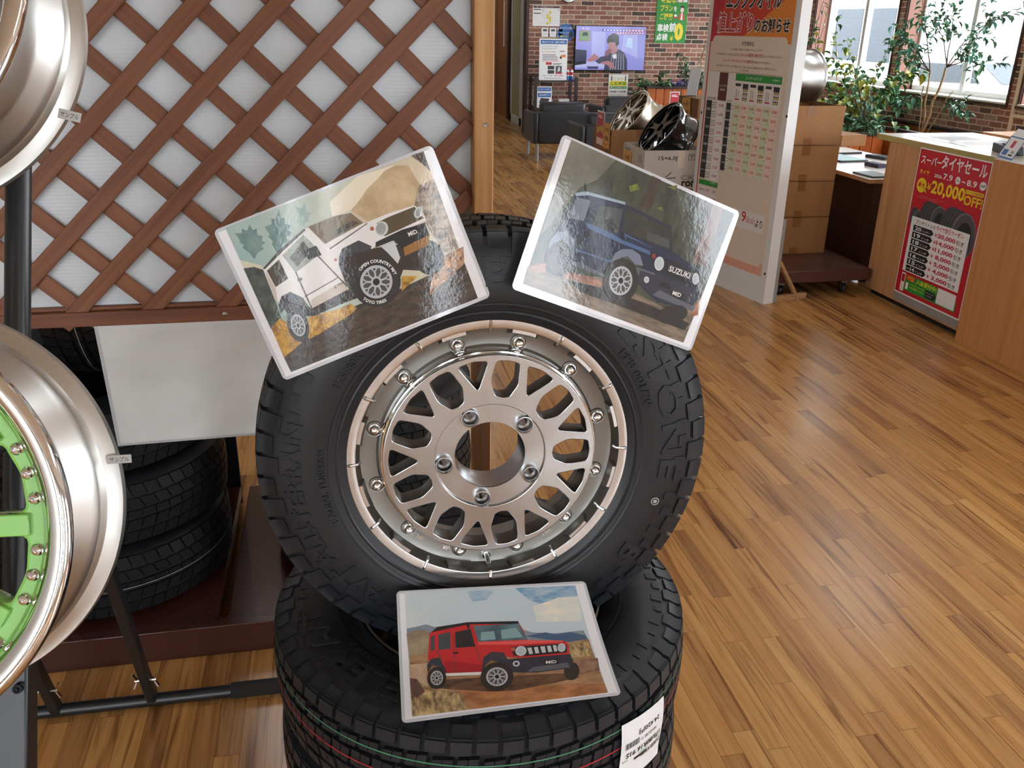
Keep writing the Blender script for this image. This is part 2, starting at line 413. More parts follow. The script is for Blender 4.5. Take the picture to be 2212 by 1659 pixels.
# printed pictures, traced as flat shapes (tenths of a millimetre on the sheet)
ART_WHITE = [
 ('P','skyL',[(-1359,1059),(1382,1039),(1340,-1030),(-1381,-1000)]),
 ('P','pine1',[(-1282,955),(-1256,840),(-1275,826),(-1238,769),(-1269,749),(-1212,652),(-1194,555),(-1119,615),(-1017,635),(-1039,678),(-968,704),(-1002,739),(-970,790),(-1023,832),(-997,907),(-1050,902),(-1059,983),(-1124,925),(-1168,974),(-1197,922)]),
 ('P','pine1',[(-900,889),(-880,776),(-913,759),(-877,690),(-902,653),(-889,524),(-779,596),(-678,611),(-696,665),(-604,689),(-644,743),(-578,784),(-642,831),(-613,904),(-659,911),(-635,1042),(-726,927),(-776,956),(-797,891)]),
 ('P','pine2',[(-427,978),(-447,839),(-489,813),(-459,717),(-336,753),(-345,799),(-278,836),(-324,875),(-294,990),(-363,932)]),
 ('P','sun',[(-3,877),(460,1055),(958,1012),(659,916),(215,687),(-46,682)]),
 ('P','mtn',[(955,1003),(820,991),(659,916),(501,851),(320,731),(215,687),(333,460),(1054,404),(1179,654),(1127,948)]),
 ('P','rockL',[(997,426),(1137,-261),(1345,-500),(1380,662),(1160,662)]),
 ('P','darkL',[(1209,1042),(1382,1039),(1370,772),(1303,902)]),
 ('P','ridge',[(-1363,616),(-1136,450),(-1138,213),(-1367,457)]),
 ('P','forestL',[(-1368,501),(-1234,468),(-1143,389),(-1175,-57),(-1203,-357),(-1380,-362)]),
 ('P','gold',[(-1371,-343),(-1210,-276),(-1120,-414),(-1094,-697),(-1256,-811),(-1385,-780)]),
 ('P','gndL',[(-1385,-780),(-1194,-723),(-931,-628),(-532,-523),(-211,-497),(429,-511),(912,-483),(1345,-500),(1340,-1030),(-1381,-1000)]),
 ('P','gold',[(-983,-449),(-829,-400),(-562,-443),(-278,-447),(-227,-536),(-336,-581),(-838,-667),(-975,-678)]),
 ('P','gold',[(493,-358),(704,-443),(413,-550)]),
 ('P','dirt',[(1077,-326),(1412,-304),(1340,-520),(736,-749),(826,-583)]),
 ('P','under',[(-1121,-80),(-956,-3),(-787,-305),(-223,-246),(-222,84),(-99,264),(130,292),(277,125),(980,-44),(1130,-169),(1083,-395),(882,-448),(544,-290),(423,-419),(-436,-405),(-792,-415),(-1087,-293)]),
 ('E','tyr',923,-264,208,-7,9,235),
 ('E','rimd',883,-226,99,-12,20,158),
 ('P','wht',[(-1139,419),(-968,491),(-787,558),(-435,675),(-135,675),(3,695),(225,662),(347,465),(642,468),(1003,441),(1079,330),(1071,204),(362,168),(273,116),(126,282),(-99,264),(-214,102),(-227,-256),(-780,-313),(-839,-128),(-956,-3),(-1152,-100),(-1169,28)]),
 ('P','wht2',[(-741,-202),(-211,-118),(-227,-256),(-780,-313)]),
 ('P','wht2',[(-1125,381),(-1169,51),(-1152,-100),(-1099,110)]),
 ('P','roof',[(-1143,410),(-832,555),(-442,684),(-432,659),(-817,517),(-1121,390)]),
 ('P','gls',[(-841,473),(-482,619),(-385,377),(-445,293),(-776,204)]),
 ('P','gls2',[(-768,411),(-514,547),(-480,383),(-727,265)]),
 ('P','gls2',[(-1106,363),(-902,439),(-895,169),(-925,160),(-1092,125)]),
 ('P','wsh',[(-387,688),(1,690),(204,653),(308,476),(-184,416),(-276,405)]),
 ('P','gls2',[(-73,522),(178,552),(240,496),(-105,449)]),
 ('P','wht2',[(185,667),(225,662),(345,461),(303,465)]),
 ('P','grl',[(460,410),(624,425),(1001,425),(1057,241),(490,211),(425,316)]),
 ('E','chr',491,318,72,-44,53,81),
 ('E','lmp',482,322,55,-34,42,64),
 ('E','chr',1019,336,40,-35,52,57),
 ('E','lmp',1023,335,26,-23,38,42),
 ('P','blk',[(347,184),(730,207),(1050,179),(1045,-4),(655,-25),(562,121),(319,119)]),
 ('P','chr',[(383,116),(581,114),(570,-123),(509,-187),(442,-6)]),
 ('P','skid',[(659,-16),(1036,11),(985,-112),(635,-127)]),
 ('P','blk',[(764,168),(947,187),(939,82),(763,59)]),
 ('T','wht','MID',847,118,62,0,0,28),
 ('P','flr',[(-214,102),(-164,192),(-86,269),(151,288),(283,149),(187,117),(42,164),(-88,140),(-174,43),(-223,-246),(-230,-111)]),
 ('P','flr',[(-1152,-100),(-1069,-13),(-944,-1),(-822,-140),(-810,-318),(-881,-222),(-1011,-124),(-1175,-223)]),
 ('P','lin',[(-780,205),(-762,207),(-767,-309),(-785,-311)]),
 ('P','lin',[(-431,298),(-413,300),(-220,-214),(-235,-224)]),
 ('P','lin',[(-243,332),(343,456),(347,446),(-240,315)]),
 ('P','mir',[(-567,428),(-385,427),(-370,291),(-550,298)]),
 ('P','lin',[(-790,116),(-729,117),(-734,82),(-793,80)]),
 ('P','lin',[(-794,-125),(-283,-56),(-283,-67),(-791,-139)]),
 ('T','lin','6',-377,-161,12,1,-1,26),
 ('T','lin','4WD',-303,-152,41,2,0,16),
 ('E','org',373,364,24,-10,11,26),
 ('E','org',-230,164,17,-7,7,17),
 ('W','',150,-304,238,-218,231,250,'OPEN COUNTRY M/T','TOYO TIRES'),
 ('W','',-1032,-451,137,-15,35,227,'',''),
]
ART_NAVY = [
 ('P','bgR',[(-1376,1052),(1428,1022),(1337,-995),(-1375,-965)]),
 ('P','hazeR',[(-1376,1052),(-661,1043),(-829,695),(-1038,518),(-1213,31),(-1349,-256)]),
 ('P','trk2',[(-59,1046),(103,1042),(90,587),(-60,597)]),
 ('P','leafR',[(-343,787),(-231,869),(-170,808),(-293,723)]),
 ('P','leafR',[(234,994),(379,1067),(387,986)]),
 ('P','leafR',[(173,658),(252,707),(303,641)]),
 ('P','trk',[(1021,1024),(1230,1022),(1228,619),(1266,149),(1012,140),(1046,621)]),
 ('P','gndR',[(-1392,-721),(-932,-682),(-298,-517),(346,-560),(1103,-640),(1297,-366),(1370,-279),(1337,-995),(-1375,-965)]),
 ('P','redR',[(-885,-626),(-424,-558),(-227,-577),(-244,-654),(-857,-698)]),
 ('P','redR',[(-1372,-714),(-1150,-592),(-1121,-723),(-1344,-815)]),
 ('P','orgR',[(1269,-610),(1354,-327),(1421,-542)]),
 ('P','shdR',[(-758,-716),(-198,-650),(478,-644),(1331,-698),(1279,-820),(298,-805),(-511,-811)]),
 ('E','tyr',-999,-512,165,86,-120,189),
 ('E','rimd',-1019,-548,90,46,-78,123),
 ('P','navy',[(-1067,416),(-912,492),(-319,548),(499,498),(639,186),(1153,80),(1289,-219),(1276,-501),(932,-534),(698,-575),(246,-404),(258,-160),(137,-43),(-56,-46),(-210,-200),(-211,-468),(-720,-460),(-806,-418),(-1021,-165),(-1202,-287),(-1118,-37)]),
 ('P','flrR',[(-1196,-446),(-1212,-290),(-1140,-155),(-1005,-89),(-848,-167),(-789,-432),(-904,-288),(-1041,-232),(-1147,-309)]),
 ('P','rfR',[(-1079,418),(-937,497),(-322,567),(-299,534),(-876,462),(-1055,386)]),
 ('P','glR2',[(-1053,77),(-1033,378),(-826,406),(-821,116)]),
 ('P','glR',[(-688,107),(-662,394),(-314,463),(-268,135),(-433,104)]),
 ('P','wsR',[(-305,501),(499,466),(619,184),(-195,181)]),
 ('P','glR',[(169,301),(534,320),(594,203),(185,202)]),
 ('P','bluR',[(-783,109),(-380,104),(-175,70),(288,69),(358,19),(-203,19),(-734,44)]),
 ('P','bluR',[(-174,163),(327,124),(334,89),(-116,80)]),
 ('P','blu2',[(-116,80),(335,75),(1157,70),(1062,82),(353,122),(-130,137)]),
 ('P','bluR',[(-805,-275),(-234,-260),(-238,-281),(-796,-297)]),
 ('P','flrR',[(-223,-277),(-211,-139),(-127,-49),(23,-2),(170,-33),(278,-160),(145,-183),(-4,-115),(-105,-165),(-159,-317)]),
 ('P','blkR',[(310,45),(1176,55),(1251,-177),(466,-155)]),
 ('P','gryR',[(680,-7),(1085,-6),(1086,-102),(678,-96)]),
 ('P','blkR',[(701,-15),(1072,-17),(1072,-92),(693,-83)]),
 ('E','chr',510,-50,77,18,-26,96),
 ('E','lmpR',510,-50,57,13,-21,77),
 ('E','chr',1167,-61,56,14,-26,81),
 ('E','lmpR',1167,-61,39,10,-20,64),
 ('E','redl',386,22,31,10,-14,33),
 ('T','wht','SUZUKI',877,-57,184,3,1,40),
 ('P','bmpR',[(148,-203),(495,-198),(1227,-196),(1308,-341),(1264,-505),(735,-542),(565,-491),(250,-413)]),
 ('P','gryR',[(168,-210),(495,-198),(487,-226),(250,-232),(256,-338),(216,-330)]),
 ('E','chr',399,-326,41,13,-18,44),
 ('E','lmpR',399,-326,26,8,-12,30),
 ('P','blkR',[(837,-331),(1054,-336),(1055,-425),(862,-422)]),
 ('T','wht','MID',952,-364,74,1,1,30),
 ('P','gryR',[(568,-500),(652,-400),(1333,-451),(1295,-516)]),
 ('P','blkR',[(625,-272),(799,-269),(830,-344),(629,-344)]),
 ('E','tyr',997,-662,217,123,-85,109),
 ('P','gryR',[(-813,-471),(-734,-424),(-246,-470),(-248,-511),(-774,-499)]),
 ('P','blkR',[(-525,229),(-433,295),(-301,193),(-385,87)]),
 ('E','blkR',-712,-34,41,14,-16,40),
 ('P','linR',[(-854,-169),(-841,-165),(-728,-453),(-740,-457)]),
 ('P','linR',[(-224,167),(-204,166),(-146,69),(-171,61)]),
 ('P','linR',[(-995,584),(-985,588),(-926,487),(-936,483)]),
 ('W','',13,-469,273,52,-68,302,'',''),
]
ART_RED = [
 ('P','skyB',[(-1386,1059),(1334,1002),(1337,-1021),(-1376,-1001)]),
 ('P','bluB',[(355,1023),(1334,1002),(1328,769),(813,646),(543,788)]),
 ('P','bluB',[(-416,1012),(59,1011),(-125,839),(-346,817)]),
 ('P','cldB',[(585,664),(1015,793),(1326,790),(1294,326),(595,389)]),
 ('P','mtB',[(-1384,454),(-1258,467),(-1088,498),(-964,440),(-834,446),(-610,360),(378,258),(494,203),(803,150),(1266,155),(1311,-57),(-1372,117)]),
 ('P','hilB',[(-1388,374),(-1234,412),(-1066,396),(-1009,44),(-1369,-81)]),
 ('P','mtB2',[(358,149),(682,184),(863,129),(1064,147),(1275,59),(1290,-74),(958,-21)]),
 ('P','gndB',[(-1365,-16),(-1065,34),(1022,-28),(1306,-12),(1337,-1021),(-1376,-1001)]),
 ('P','pthB',[(-1377,-145),(-1105,-144),(-1058,-589),(-749,-690),(-1257,-442),(-1377,-365)]),
 ('P','orgB',[(-735,-554),(366,-742),(1324,-849),(1325,-1019),(-545,-1001),(-650,-764)]),
 ('P','bshB',[(-1377,-365),(-1255,-411),(-1136,-594),(-930,-636),(-726,-724),(-625,-1004),(-1376,-1001)]),
 ('P','bshD',[(-1377,-365),(-1280,-393),(-1177,-619),(-1298,-707),(-1374,-608)]),
 ('P','bshB',[(1011,-71),(1278,-54),(1302,-330),(949,-326)]),
 ('P','rokB',[(1005,-357),(1354,-382),(1326,-596),(992,-657)]),
 ('P','shdB',[(-1108,-568),(-860,-460),(-368,-489),(823,-586),(1014,-693),(513,-745),(68,-783),(-266,-754)]),
 ('E','tyr',922,-564,110,-13,40,160),
 ('P','red',[(-1102,-111),(-1048,341),(-922,418),(-451,454),(310,404),(363,260),(396,73),(932,4),(979,-67),(952,-273),(770,-278),(67,-199),(3,-134),(-258,-105),(-360,-426),(-879,-363),(-902,-167),(-1100,-85)]),
 ('P','red2',[(-872,-137),(-339,-271),(-357,-410),(-864,-355)]),
 ('P','red3',[(-345,119),(396,73),(932,4),(892,-25),(149,19),(-336,76)]),
 ('P','blkB',[(-1054,331),(-921,436),(-464,474),(313,422),(316,369),(-423,437),(-459,338),(-483,431),(-1013,355)]),
 ('P','wsB',[(-382,404),(312,377),(398,83),(-338,126)]),
 ('P','wsB2',[(-278,284),(-82,284),(-74,138),(-297,143)]),
 ('P','wsB2',[(26,292),(261,307),(339,133),(17,140)]),
 ('P','glB',[(-663,322),(-424,360),(-392,47),(-679,57)]),
 ('P','glB2',[(-918,304),(-740,336),(-759,52),(-936,50)]),
 ('P','glB2',[(-1026,293),(-972,302),(-991,56),(-1050,45)]),
 ('P','blkB',[(-570,188),(-463,202),(-432,79),(-563,93)]),
 ('P','flB',[(-1121,-181),(-1051,-84),(-930,-78),(-859,-302),(-865,-365),(-932,-357),(-962,-231),(-1048,-189),(-1117,-319)]),
 ('P','flB',[(-351,-362),(-293,-152),(-165,-70),(8,-106),(51,-242),(98,-449),(35,-474),(-25,-307),(-186,-215),(-282,-278),(-327,-398)]),
 ('P','bmB',[(-57,-230),(316,-237),(966,-254),(989,-383),(909,-512),(411,-519),(66,-464),(4,-311)]),
 ('P','gryR',[(283,-487),(387,-416),(899,-401),(914,-495),(475,-500)]),
 ('P','blkB',[(126,-25),(340,-29),(822,-51),(957,-94),(926,-221),(321,-210),(145,-177)]),
 ('P','chr',[(366,-68),(428,-67),(430,-181),(375,-181)]),
 ('P','chr',[(465,-68),(522,-66),(523,-180),(467,-181)]),
 ('P','chr',[(559,-67),(628,-67),(623,-180),(566,-181)]),
 ('P','chr',[(660,-67),(716,-69),(717,-180),(660,-181)]),
 ('P','chr',[(748,-69),(799,-70),(792,-181),(748,-183)]),
 ('E','chr',263,-110,81,-9,16,87),
 ('E','lmpR',263,-110,57,-6,11,62),
 ('E','chr',869,-125,59,-6,18,78),
 ('E','lmpR',869,-125,41,-4,13,57),
 ('P','org',[(128,-35),(188,-38),(176,-104),(129,-95)]),
 ('E','chr',158,-325,50,-6,9,50),
 ('E','blkB',158,-325,26,-3,5,27),
 ('P','blkB',[(559,-320),(777,-317),(767,-413),(552,-412)]),
 ('T','wht','MID',664,-363,77,-3,4,27),
 ('P','wht',[(-878,-357),(-356,-401),(-363,-452),(-877,-402)]),
 ('P','lin',[(-690,289),(-678,291),(-735,-349),(-746,-347)]),
 ('P','lin',[(-389,47),(-380,46),(-339,-231),(-351,-236)]),
 ('P','lin',[(-954,38),(-943,37),(-902,-167),(-913,-166)]),
 ('P','blkB',[(-727,-20),(-650,-21),(-653,-48),(-729,-47)]),
 ('W','',-999,-421,132,-27,26,184,'',''),
 ('W','',-151,-516,232,-29,38,246,'',''),
]

# ------------------------------------------------------------------ the setting
floor_m = floor_mat()
brick_x = brick_mat('brick_slips_back', 'x'); brick_y = brick_mat('brick_slips_right', 'y')
flat('white_wall', (206, 204, 200), 0.8); flat('ceiling_white', (235, 235, 232), 0.85)
flat('salmon', (116, 72, 54), 0.6); flat('alu', (206, 208, 208), 0.4, 0.0); flat('dark_brown', (66, 40, 30), 0.5)
flat('sill_white', (224, 218, 208), 0.5)
b = MB(); b.box((-6, -5, -0.1), (7.3, 20, 0), floor_m); struct(b.build('floor'))
b = MB(); b.box((-6, -5, 2.9), (7.3, 20, 3.0), 'ceiling_white'); struct(b.build('ceiling'))
b = MB(); b.box((2.99, 13.88, 0), (7.0, 14.03, 2.9), brick_x); struct(b.build('wall_back'))
b = MB(); b.box((-6, 13.88, 0), (1.5, 14.03, 2.9), 'white_wall'); struct(b.build('wall_back_left'))
b = MB(); b.box((2.955, 13.86, 0), (2.995, 14.04, 2.9), 'dark_brown'); struct(b.build('trim_1'))
b = MB(); b.box((-6.1, -5, 0), (-6, 20, 2.9), 'white_wall'); struct(b.build('wall_left'))
b = MB()   # corridor behind the lounge
b.box((1.4, 14.03, 0), (1.5, 20, 2.9), 'white_wall'); b.box((1.4, 19.9, 0), (3.3, 20, 2.9), 'white_wall'); b.box((3.2, 14.03, 0), (3.3, 20, 2.9), 'white_wall')
struct(b.build('wall_corridor'))
# right wall: brick below and between the windows
WIN = [(12.9, 13.6), (10.69, 12.72), (8.5, 10.5), (6.3, 8.3), (4.1, 6.1), (1.9, 3.9), (-0.4, 1.7), (-2.7, -0.6)]
b = MB(); b.box((7.0, -5, 0), (7.3, 14.03, 0.88), brick_y); b.box((7.0, -5, 2.45), (7.3, 14.03, 2.9), brick_y)
e = sorted([y for w in WIN for y in w]); e = [-5] + e + [14.03]
for i in range(0, len(e), 2): b.box((7.0, e[i], 0.88), (7.3, e[i + 1], 2.45), brick_y)
struct(b.build('wall_right'))
pane_m = glass('window_glass')
for k, (y0, y1) in enumerate(WIN):
    w = MB(); x0, x1 = 7.2, 7.26
    for lo, hi in (((x0, y0, 0.9), (x1, y1, 0.96)), ((x0, y0, 2.38), (x1, y1, 2.45)), ((x0, y0, 0.9), (x1, y0 + 0.05, 2.45)), ((x0, y1 - 0.05, 0.9), (x1, y1, 2.45))):
        w.box(lo, hi, 'alu')
    ym = (y0 + y1) / 2
    if y1 - y0 > 1:
        w.box((x0 - 0.02, ym - 0.035, 0.9), (x1, ym + 0.035, 2.45), 'alu')
    fr = struct(w.build('window_%d' % (k + 1), bevel=0.004))
    p = MB(); p.add([(7.226, y0 + 0.05, 0.96), (7.226, y1 - 0.05, 0.96), (7.226, y1 - 0.05, 2.38), (7.226, y0 + 0.05, 2.38)], [(0, 1, 2, 3)], pane_m); p.build('pane', fr)
    r = MB(); r.box((7.0, y1 - 0.015, 0.9), (7.2, y1 - 0.001, 2.45), 'salmon'); r.box((7.0, y0 + 0.001, 0.9), (7.2, y0 + 0.015, 2.45), 'salmon')
    r.build('reveal', fr)
    s_ = MB(); s_.box((6.97, y0 - 0.005, 0.882), (7.2, y1 + 0.005, 0.9), 'sill_white'); s_.box((6.965, y0 - 0.03, 0.855), (6.998, y1 + 0.03, 0.88), 'dark_brown')
    s_.box((6.985, y0 - 0.03, 0.88), (6.999, y0, 2.45), 'dark_brown'); s_.box((6.985, y1, 0.88), (6.999, y1 + 0.03, 2.45), 'dark_brown')
    s_.build('sill', fr)
# the shop front behind the camera: a wall with a few tall windows
b = MB(); xs = [(-5.7, -3.9), (-2.6, -1.5), (-0.76, -0.62), (-0.45, -0.33), (0.42, 0.60), (1.5, 2.2), (3.6, 4.5), (4.75, 4.9), (6.1, 7.0)]
b.box((-6, -5.1, 0), (7.3, -5, 0.3), 'white_wall'); b.box((-6, -5.1, 2.6), (7.3, -5, 2.9), 'white_wall')
e = [-6] + [x for w in xs for x in w] + [7.3]
for i in range(0, len(e), 2): b.box((e[i], -5.1, 0.3), (e[i + 1], -5, 2.6), 'white_wall')
struct(b.build('wall_front'))
for k, (x0, x1) in enumerate(xs):
    w = MB()
    for lo, hi in (((x0, -5.09, .3), (x0 + .02, -5.01, 2.6)), ((x1 - .02, -5.09, .3), (x1, -5.01, 2.6)), ((x0, -5.09, .3), (x1, -5.01, .34)), ((x0, -5.09, 2.56), (x1, -5.01, 2.6))): w.box(lo, hi, 'alu')
    fr = struct(w.build('window_%d' % (k + 1 + len(WIN))))
    p = MB(); p.add([(x0 + .02, -5.05, .34), (x1 - .02, -5.05, .34), (x1 - .02, -5.05, 2.56), (x0 + .02, -5.05, 2.56)], [(0, 1, 2, 3)], pane_m); p.build('pane', fr)
# ceiling lights of the showroom
lamp_m = glow('lamp_diffuser', (236, 246, 255), 8.5)
for i, (x, y) in enumerate([(5.6, 9.3), (4.1, 5.6), (3.7, 7.5), (-0.5, 4.6), (1.6, 2.2), (-2.4, 7.0), (1.4, 9.5), (5.2, 2.4), (1.6, -2.0), (-2.4, -2.0), (5.0, -1.5), (3.8, 12.2), (0.4, 12.2), (2.2, 16.5)]):
    f = MB(); f.box((x - 0.16, y - 0.62, 2.84), (x + 0.16, y + 0.62, 2.9), 'alu')
    o = tag(f.build('ceiling_light'), 'long white ceiling light above the showroom floor', 'ceiling light', 'ceiling lights of the showroom')
    d = MB(); d.box((x - 0.13, y - 0.59, 2.825), (x + 0.13, y + 0.59, 2.84), lamp_m); d.build('diffuser', o)

# ------------------------------------------------------------------ tyres
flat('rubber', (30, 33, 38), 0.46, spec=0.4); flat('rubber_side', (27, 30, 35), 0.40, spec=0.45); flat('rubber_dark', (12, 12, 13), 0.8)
flat('line_green', (72, 140, 104), 0.6); flat('line_red', (176, 40, 52), 0.6); flat('line_white', (170, 170, 168), 0.6)
class Tyre:
    def __init__(s, R=0.343, Wd=0.177, rb=0.2, td=0.009):
        s.R, s.W, s.rb, s.td = R, Wd, rb, td; h = R - rb
        s.half = [(rb - 0.003, 0.30 * Wd), (rb, 0.37 * Wd), (rb + 0.06 * h, 0.425 * Wd), (rb + 0.15 * h, 0.462 * Wd), (rb + 0.27 * h, 0.488 * Wd), (rb + 0.4 * h, 0.5 * Wd), (rb + 0.55 * h, 0.492 * Wd), (rb + 0.7 * h, 0.468 * Wd), (rb + 0.82 * h, 0.438 * Wd), (rb + 0.9 * h, 0.40 * Wd), (R - td - 0.0015, 0.35 * Wd), (R - td + 0.0005, 0.2 * Wd), (R - td + 0.001, 0)]
    def zs(s, r):
        p = s.half
        for i in range(1, 10):
            if r <= p[i + 1][0]:
                t = (r - p[i][0]) / (p[i + 1][0] - p[i][0]); t = max(0, t); return p[i][1] + (p[i + 1][1] - p[i][1]) * t
        return p[9][1]
    def Rt(s, z): return s.R - 0.005 * (abs(z) / (0.39 * s.W)) ** 2
    def carcass(s, mb, n=120, side='rubber_side'):
        h = s.half
        prof = h + [(r, -z) for r, z in h[-2::-1]]
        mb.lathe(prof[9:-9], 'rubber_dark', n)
        mb.lathe(prof[:10], side, n); mb.lathe(prof[-10:], side, n)
        inn = [(s.rb - 0.003, 0.30 * s.W), (s.rb + 0.03, 0.42 * s.W), (s.R - 0.03, 0.36 * s.W), (s.R - 0.024, 0), (s.R - 0.03, -0.36 * s.W), (s.rb + 0.03, -0.42 * s.W), (s.rb - 0.003, -0.30 * s.W)]
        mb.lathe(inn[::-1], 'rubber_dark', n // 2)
    def block(s, mb, poly, m='rubber'):
        """one tread block; corners are (angle, z)"""
        n = len(poly); vs = []
        for t, z in poly: r = s.Rt(z); vs.append((r * cos(t), r * sin(t), z))
        for t, z in poly: r = s.Rt(z) - s.td - 0.001; vs.append((r * cos(t), r * sin(t), z))
        mb.add(vs, [tuple(range(n))] + [(i, n + i, n + (i + 1) % n, (i + 1) % n) for i in range(n)], m)
    def lug(s, mb, t0, t1, side, r0, r1, hh=0.0025, m='rubber', k=3):
        """raised pad on the shoulder or sidewall"""
        vs = []
        for i in range(k + 1):
            r = r0 + (r1 - r0) * i / k; z = s.zs(r)
            for t, zz in ((t0, z + hh), (t1, z + hh), (t0, z - 0.002), (t1, z - 0.002)): vs.append((r * cos(t), r * sin(t), side * zz))
        fs = []
        for i in range(k):
            a = 4 * i; c = a + 4
            fs += [(a, a + 1, c + 1, c), (a, c, c + 2, a + 2), (a + 1, a + 3, c + 3, c + 1)]
        fs += [(0, 2, 3, 1), (4 * k, 4 * k + 1, 4 * k + 3, 4 * k + 2)]
        if side < 0: fs = [f[::-1] for f in fs]
        mb.add(vs, fs, m)
    def letters(s, mb, body, th0, r0, hgt, width, side=1, raise_=0.0025, m='rubber', bold=0.01, spread=False):
        """raised lettering that runs clockwise round the sidewall from angle th0 (degrees)"""
        t = MB(); t.text(body, 0, 0, width, hgt, 0, m, bold, 0.5)
        vs = []
        for p in t.v:
            r = r0 + p.y; a = rad(th0) - side * p.x / (r0 + hgt / 2); z = s.zs(r) + (raise_ if p.z > 0 else -0.001)
            vs.append((r * cos(a), r * sin(a), side * z))
        mb.add(vs, t.f, m)
    def all_terrain(s, mb, n=60, sipes=True, lugs=(1, -1)):
        W_ = s.W; p = 2 * PI / n
        def slices(q, cut):
            """cut a four-sided block along its length so that fine slits show"""
            a, b_, c_, d = [Vector(x) for x in q]
            for i in range(cut):
                u0, u1 = i / cut + (0.025 if i else 0), (i + 1) / cut - (0.025 if i < cut - 1 else 0)
                s.block(mb, [tuple(a.lerp(b_, u0)), tuple(a.lerp(b_, u1)), tuple(d.lerp(c_, u1)), tuple(d.lerp(c_, u0))])
        for i in range(n):
            t = i * p; j = i % 2
            slices([(t + .04 * p, -.075 * W_), (t + .86 * p, -.09 * W_), (t + 1.02 * p, .075 * W_), (t + .14 * p, .09 * W_)], 2 if sipes else 1)
            for sd in (1, -1):
                o = .5 * p if sd > 0 else .2 * p
                za, zb = (.115, .235) if j else (.125, .25)
                q = [(t + o, sd * za * W_), (t + o + .82 * p, sd * (za + .012) * W_), (t + o + .92 * p, sd * zb * W_), (t + o + .12 * p, sd * (zb - .015) * W_)]
                if sd < 0: q = q[::-1]; q = [q[1], q[0], q[3], q[2]] if False else q
                slices(q if sd > 0 else [q[3], q[2], q[1], q[0]][::-1], 2 if sipes else 1)
                zs0 = .285 if j else .27
                q = [(t + o * .6, sd * zs0 * W_), (t + o * .6 + .8 * p, sd * (zs0 + .01) * W_), (t + o * .6 + .84 * p, sd * .395 * W_), (t + o * .6 + .02 * p, sd * .395 * W_)]
                s.block(mb, q if sd > 0 else q[::-1])
                if sd in lugs:
                    r1 = s.R - .0075; r0 = s.R - (.036 if j else .028)
                    s.lug(mb, t + o * .6 + .02 * p, t + o * .6 + .84 * p, sd, r0, r1, .003)
        for sd in lugs:
            for i in range(n):   # saw-tooth ring on the upper sidewall
                t = i * p
                a, c_ = (0.0, 0.45) if i % 2 else (0.12, 0.62)
                s.lug(mb, t + a * p, t + c_ * p, sd, s.R - .052 - (.006 if i % 2 else 0), s.R - .040, .0018, 'rubber')
    def highway(s, mb, n=54, m='rubber'):
        W_ = s.W; p = 2 * PI / n
        rows = [(-.40, -.25, .25), (-.22, -.08, .35), (-.05, .05, .0), (.08, .22, -.35), (.25, .40, -.25)]
        for k, (a, b_, sk) in enumerate(rows):
            for i in range(n):
                t = i * p + k * .3 * p
                s.block(mb, [(t, a * W_), (t + .9 * p, a * W_), (t + (.9 + sk) * p, b_ * W_), (t + sk * p, b_ * W_)], m)
    def stripe(s, mb, z, w, m, n=180, a0=0, a1=360):
        r = s.Rt(z) + 0.0005
        mb.lathe([(r, z - w / 2), (r, z + w / 2)], m, n, a0=rad(a0), a1=rad(a1))

# ------------------------------------------------------------------ aluminium finishes
metal('machined', (186, 187, 188), 0.25, 0.75); metal('lip_machined', (214, 214, 214), 0.25, 0.65); metal('satin_grey', (136, 135, 131), 0.36)
metal('satin_dark', (112, 112, 108), 0.38); metal('chrome', (232, 232, 232), 0.07); metal('barrel_grey', (170, 168, 162), 0.4)
metal('black_metal', (40, 40, 42), 0.5); flat('hole_black', (8, 8, 8), 0.9)
def faces_by_z(mb, P, F, top, side):
    """flat upward faces get the machined finish, every other face the side finish"""
    a, b_ = [], []
    for f in F:
        p, q, r = [Vector(P[i]) for i in f[:3]]; nz = (q - p).cross(r - p)
        (a if nz.length and nz.normalized().z > .9 else b_).append(f)
    mb.add(P, a, top); mb.add(P, b_, side)

# ------------------------------------------------------------------ the wheel on show
HM = frame((0.2056, 1.153, 0.983), (-sin(rad(1.0)) * cos(rad(2.3)), -cos(rad(1.0)) * cos(rad(2.3)), sin(rad(2.3))))
hero = thing('mounted_wheel', 'silver mesh wheel with rim bolts in a black tyre, standing upright on the tyre stack', 'wheel', M=HM)
T = Tyre(0.343, 0.177, 0.2)
b = MB(); b.T = Matrix.Translation((0, 0, -0.0765))
T.carcass(b, 180); T.all_terrain(b, 60)
T.letters(b, 'BRIDGESTONE', 92, 0.262, 0.034, 0.50)
T.letters(b, 'ALL-TERRAIN', 212, 0.276, 0.022, 0.235)
T.letters(b, 'DUELER A/T', 276, 0.262, 0.034, 0.30)
T.letters(b, '175/80R16 91S', 150, 0.246, 0.012, 0.11); T.letters(b, 'RADIAL TUBELESS', 200, 0.242, 0.010, 0.12); T.letters(b, 'PPB 001/20', 40, 0.243, 0.012, 0.10)
T.letters(b, 'B', -36, 0.266, 0.036, 0.030, bold=0.03)
b.lathe([(0.232, T.zs(0.232) + 0.0015), (0.235, T.zs(0.235) + 0.0025), (0.238, T.zs(0.238) + 0.0015)], 'rubber_side', 160)
b.lathe([(0.2215, T.zs(0.2215) + 0.001), (0.2235, T.zs(0.2235) + 0.0025), (0.226, T.zs(0.226) + 0.001)], 'rubber_side', 160)
for i in range(26):   # moulding whiskers round the bead
    a = rad(i * 360 / 26 + 4); r = 0.2235; z = T.zs(r)
    b.tube([(r * cos(a), r * sin(a), z), (r * cos(a) + .002, r * sin(a) - .002, z + 0.006)], 0.0004, 'rubber', 5)
tyre_o = b.build('tyre', hero)
